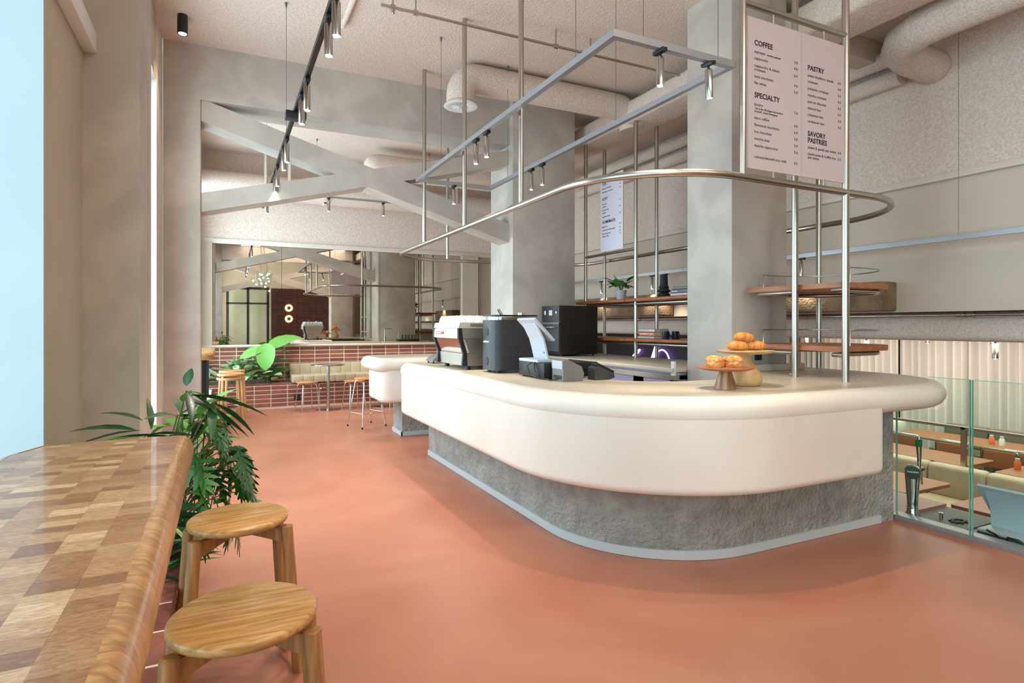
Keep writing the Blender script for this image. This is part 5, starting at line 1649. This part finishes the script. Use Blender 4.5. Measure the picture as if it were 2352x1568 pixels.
# neon script on the walnut wall
ns = thing('neon_sign', 'violet neon script sign on the dark walnut wall', 'sign', (8.86, 10.6, 0.30))
MB().tube(smooth_pts([(0, 0.95, 0.28), (0, 0.80, 0.42), (0, 0.66, 0.48), (0, 0.70, 0.42), (0, 0.85, 0.30)]), 0.016, 8).build('neon_tube', M['neon'], ns, 60)
MB().tube(smooth_pts([(0, 0.32, 0.1), (0, 0.16, 0.45), (0, 0.0, 0.78), (0, -0.06, 0.80), (0, -0.03, 0.70), (0, 0.16, 0.35), (0, 0.28, 0.12)]), 0.016, 8).build('neon_tube', M['neon'], ns, 60)
MB().tube(smooth_pts([(0, 0.22, 0.2), (0, 0.05, 0.42), (0, -0.12, 0.50), (0, -0.28, 0.44), (0, -0.38, 0.28), (0, -0.42, 0.15)]), 0.016, 8).build('neon_tube', M['neon'], ns, 60)


# tables, benches and chairs
def din_table(x0, x1, y0, y1, label):
    t = thing('dining_table', label, 'table', ((x0 + x1) / 2, (y0 + y1) / 2, LOW), 0, 'dining tables on the lower level')
    w, d = (x1 - x0) / 2, (y1 - y0) / 2
    MB().prism(rrect(-w, w, -d, d, 0.05, 4), 0.715, 0.75).build('top', M['tablewood'], t, 30)
    MB().box(-0.08, 0.08, -0.08, 0.08, 0.012, 0.715).build('pedestal', M['leathergreen'], t)
    MB().box(-0.25, 0.25, -0.25, 0.25, 0, 0.012).build('base', M['darkmetal'], t)
    return t


din_table(6.42, 7.27, 3.76, 4.85, 'dining table nearest the beer tap on the lower level')
din_table(6.42, 7.27, 2.35, 3.35, 'dining table nearest the lower till')
din_table(8.30, 9.0, 4.15, 5.6, 'long dining table behind the glazed booth partition')
din_table(8.30, 9.0, 2.75, 3.85, 'dining table right of the condiments behind the partition')
din_table(9.9, 10.6, 3.6, 6.0, 'far dining table with condiments on the lower level')
din_table(10.5, 11.2, 7.3, 8.3, 'far dining table among the cream armchairs')


def bench(x, y0, y1, m, label, glass):
    """booth bench, seat facing -X, back at x"""
    n = int((y1 - y0) / 0.62)
    w = (y1 - y0) / n
    t = thing('booth_bench', label, 'bench', (x, (y0 + y1) / 2, LOW))
    c = (y0 + y1) / 2
    for k in range(n):
        a, b = y0 - c + k * w, y0 - c + (k + 1) * w
        MB().bev(-0.62, -0.12, a + 0.004, b - 0.004, 0.32, 0.46, 0.04, 4).build('seat_cushion', m, t, 60)
        MB().bev(-0.18, 0.0, a + 0.004, b - 0.004, 0.44, 0.83, 0.05, 4).build('back_cushion', m, t, 60)
    MB().box(-0.56, 0.0, y0 - c, y1 - c, 0.0, 0.33).box(0.0, 0.06, y0 - c, y1 - c, 0.0, 0.80).build('base', M['walnut'], t)
    if glass:
        for k in range(int((y1 - y0) / 1.25) + 1):
            yy = y0 - c + 0.3 + k * 1.25
            if yy > y1 - c:
                break
            MB().box(0.005, 0.055, yy - 0.025, yy + 0.025, 0.80, 1.28).build('partition_post', M['steel'], t)
        MB().box(0.005, 0.055, y0 - c, y1 - c, 1.26, 1.29).build('partition_rail', M['steel'], t)
        MB().box(0.025, 0.035, y0 - c, y1 - c, 0.82, 1.26).build('partition_glass', M['glasstint'], t)
        MB().box(0.022, 0.038, y0 - c, y1 - c, 1.08, 1.088).build('glass_edge', M['glassedge'], t)
    return t


bench(7.95, 1.2, 6.8, M['leather'], 'olive leather booth bench with glass partition on the lower level', True)
bench(11.3, 2.6, 5.9, M['leathergreen'], 'grey green leather bench near the curtains', False)
gp = thing('glass_screen', 'free standing framed glass screen near the curtains', 'screen', (11.45, 3.6, LOW))
MB().box(-0.02, 0.02, -1.2, 1.2, 1.15, 1.18).box(-0.02, 0.02, 1.16, 1.2, 0.0, 1.18).box(-0.02, 0.02, -1.2, -1.16, 0.0, 1.18).build('frame', M['alu'], gp)
MB().box(-0.004, 0.004, -1.16, 1.16, 0.1, 1.15).build('pane', M['glasstint'], gp)


def tube_chair(loc, rz, label):
    t = thing('dining_chair', label, 'chair', loc, rz, 'tan chairs on the lower level')
    MB().bev(-0.21, 0.21, -0.20, 0.20, 0.42, 0.48, 0.02, 3).build('seat', M['tan'], t)
    MB().bev(-0.205, -0.175, -0.19, 0.19, 0.56, 0.80, 0.012, 3).build('backrest', M['tan'], t)
    for s_ in (-1, 1):
        MB().tube([(0.22, s_ * 0.2, 0.01), (-0.20, s_ * 0.2, 0.01)], 0.011, 8).build('runner', M['chrome'], t, 60)
        MB().tube([(0.22, s_ * 0.2, 0.01), (0.22, s_ * 0.2, 0.44), (0.2, s_ * 0.2, 0.45), (-0.19, s_ * 0.2, 0.45)], 0.011, 8).build('leg', M['chrome'], t, 60)
    MB().tube([(-0.19, -0.2, 0.45), (-0.195, -0.21, 0.78), (-0.195, -0.18, 0.82), (-0.195, 0.18, 0.82), (-0.195, 0.21, 0.78), (-0.19, 0.2, 0.45)], 0.012, 8).build('back_frame', M['chrome'], t, 60)
    return t


for i, (x, y, rz, lb_) in enumerate(((6.1, 4.35, 0, 'tan chair with chrome frame half hidden by the counter base'), (6.05, 2.95, 0, 'nearest tan chair with chrome frame by the lower till'), (9.25, 4.9, 180, 'tan chair behind the long table, left of the glass post'), (9.25, 4.3, 180, 'tan chair behind the long table, right of the glass post'),
                                   (9.25, 3.3, 180, 'tan chair with chrome frame at the right edge of the view'), (9.74, 5.6, 0, 'tan chair backing onto the far table, leftmost'), (9.74, 4.9, 0, 'tan chair backing onto the far table, in the middle'), (9.74, 4.1, 0, 'tan chair backing onto the far table, rightmost'))):
    tube_chair((x, y, LOW), R(rz), lb_)


def tub_chair(loc, rz, label):
    t = thing('armchair', label, 'armchair', loc, rz, 'cream armchairs on the lower level')
    MB().lathe([(0.0005, 0.38), (0.26, 0.38), (0.28, 0.42), (0.27, 0.47), (0.0005, 0.48)], n=24).build('seat', M['cream'], t, 60)
    vs, fs = [], []
    n = 18
    for k in range(n + 1):
        a = R(70 + 220 * k / n)
        for r, z in ((0.25, 0.55), (0.25, 0.78), (0.265, 0.80), (0.31, 0.80), (0.325, 0.78), (0.325, 0.55), (0.31, 0.53), (0.265, 0.53)):
            vs.append((r * math.cos(a), r * math.sin(a), z))
    for k in range(n):
        for j in range(8):
            l = (j + 1) % 8
            fs.append((k * 8 + j, k * 8 + l, k * 8 + 8 + l, k * 8 + 8 + j))
    fs += [tuple(range(8)), tuple(range(n * 8, n * 8 + 8))]
    MB().add(vs, fs).build('backrest', M['cream'], t, 60)
    for a in (60, 150, 210, 300):
        MB().cyl((0.27 * math.cos(R(a)), 0.27 * math.sin(R(a)), 0), (0.27 * math.cos(R(a)), 0.27 * math.sin(R(a)), 0.70), 0.022, 10).build('leg', M['oakpale'], t, 60)
    return t


tub_chair((9.7, 6.55, LOW), R(20), 'cream armchair nearest the curtains beside the near counter')
tub_chair((10.2, 7.45, LOW), R(0), 'cream armchair with wooden legs left of the far table')
tub_chair((10.9, 6.75, LOW), R(120), 'cream armchair behind the other two, by the curtains')

# condiments
for i, (x, y) in enumerate(((8.7, 3.9 - 0.12), (10.2, 4.75), (10.2, 4.62), (8.6, 5.45))):
    t = thing('condiment_jar', ['small jar with orange label on the middle table', 'small jar with orange label on the far table', 'white jar beside the orange label jar on the far table', 'small jar at the counter end of the long table'][i], 'jar', (x, y, LOW + 0.75))
    MB().lathe([(0.0005, 0), (0.035, 0), (0.035, 0.09), (0.02, 0.11), (0.0005, 0.11)], n=16).build('body', M['paper'] if i == 2 else M['orange'], t, 50)
    MB().lathe([(0.024, 0.11), (0.024, 0.135), (0.0005, 0.136)], n=14).build('lid', M['lightgrey'], t, 50)

# pendant spots of the lower level
for i, (x, y, z) in enumerate(((7.6, 4.95, 1.20), (7.7, 3.55, 1.20), (9.6, 5.3, 1.30), (9.7, 4.5, 1.30), (8.2, 6.3, 1.25))):
    spot_fixture((x, y, z), ORD[i] + ' steel spotlight hanging under the lower level duct', 'spotlights on the lower level', 14, L=0.17, r=0.028, angle=95)
    hb = MB().cyl((x, y, z), (x, y, 1.49), 0.006, 6).build('spot_rod', M['black'])
    tag(hb, ORD[i] + ' thin black rod carrying a lower level spotlight', 'rod', 'rods of the lower level spotlights')

# ================================================================== entrance side, seen in the mirror
eb = thing('brick_panel', 'dark brick wall behind the photographer, seen in the mirror', 'wall panel', (1.6, -5.2, 0), kind='structure')
MB().box(0, 2.4, 0.0, 0.04, 0, 2.9).build('mortar_bed', M['walnut'], eb)
bdm = MB().bev(-0.12, 0.12, -0.015, 0.015, -0.04, 0.04, 0.004, 1).mesh('brick', M['brickdark'], 30)
for r in range(26):
    for c in range(9):
        inst(bdm, 'brick', eb, (0.14 + c * 0.26, 0.045, 0.5 + r * 0.094))
for i, z in enumerate((1.62, 2.08)):
    s_ = thing('round_sign', ['lower', 'upper'][i] + ' glowing round sign on the dark brick wall in the mirror', 'sign', (2.3, -5.13, z))
    MB().lathe([(0.0005, 0), (0.15, 0), (0.15, 0.05), (0.0005, 0.05)], n=24).build('halo', mat('warm_halo', (1, 0.7, 0.4, 1), 0.5, emit=((1, 0.62, 0.28, 1), 3.0)), s_, rot=(R(-90), 0, 0))
    MB().lathe([(0.0005, 0.051), (0.075, 0.051), (0.075, 0.07), (0.0005, 0.07)], n=24).build('disc', M['black'], s_, rot=(R(-90), 0, 0))
dr = thing('door_1', 'black steel glazed entrance doors, seen in the mirror', None, (0.7, -4.6, 0), kind='structure')
f = MB()
for x in (-0.75, 0.0, 0.75):
    f.box(x - 0.05, x + 0.05, -0.05, 0.05, 0, 2.9)
f.box(-0.8, 0.8, -0.05, 0.05, 2.8, 2.9).box(-0.8, 0.8, -0.05, 0.05, 2.2, 2.27)
f.build('door_frame', M['darkmetal'], dr)
for x in (-0.38, 0.38):
    MB().box(x - 0.32, x + 0.32, -0.005, 0.005, 0.05, 2.8).build('pane', M['glass'], dr)
pd = thing('bubble_chandelier', 'cluster of clear glass bubble pendants, seen in the mirror', 'chandelier', (1.05, -0.9, 3.0))
bub = MB().lathe([(0.002, -1.0), (0.4, -0.92), (0.75, -0.66), (0.95, -0.3), (1.0, 0), (0.95, 0.3), (0.75, 0.66), (0.4, 0.92), (0.002, 1.0)], n=18).mesh('glass_bubble', M['glass'], 180)
blb = bub.copy()
blb.materials.clear()
blb.materials.append(M['lens'])
rnd4 = random.Random(2)
cords = MB()
for k in range(16):
    p = (rnd4.uniform(-0.28, 0.28), rnd4.uniform(-0.2, 0.2), rnd4.uniform(-0.5, 0.4))
    r = rnd4.uniform(0.08, 0.16)
    inst(bub, 'glass_bubble', pd, p, sc=(r, r, r))
    inst(blb, 'bulb', pd, p, sc=(0.025, 0.025, 0.025))
    cords.cyl(p, (p[0] * 0.3, p[1] * 0.3, CEIL - 3.0), 0.002, 4)
cords.build('cords', M['darkmetal'], pd)
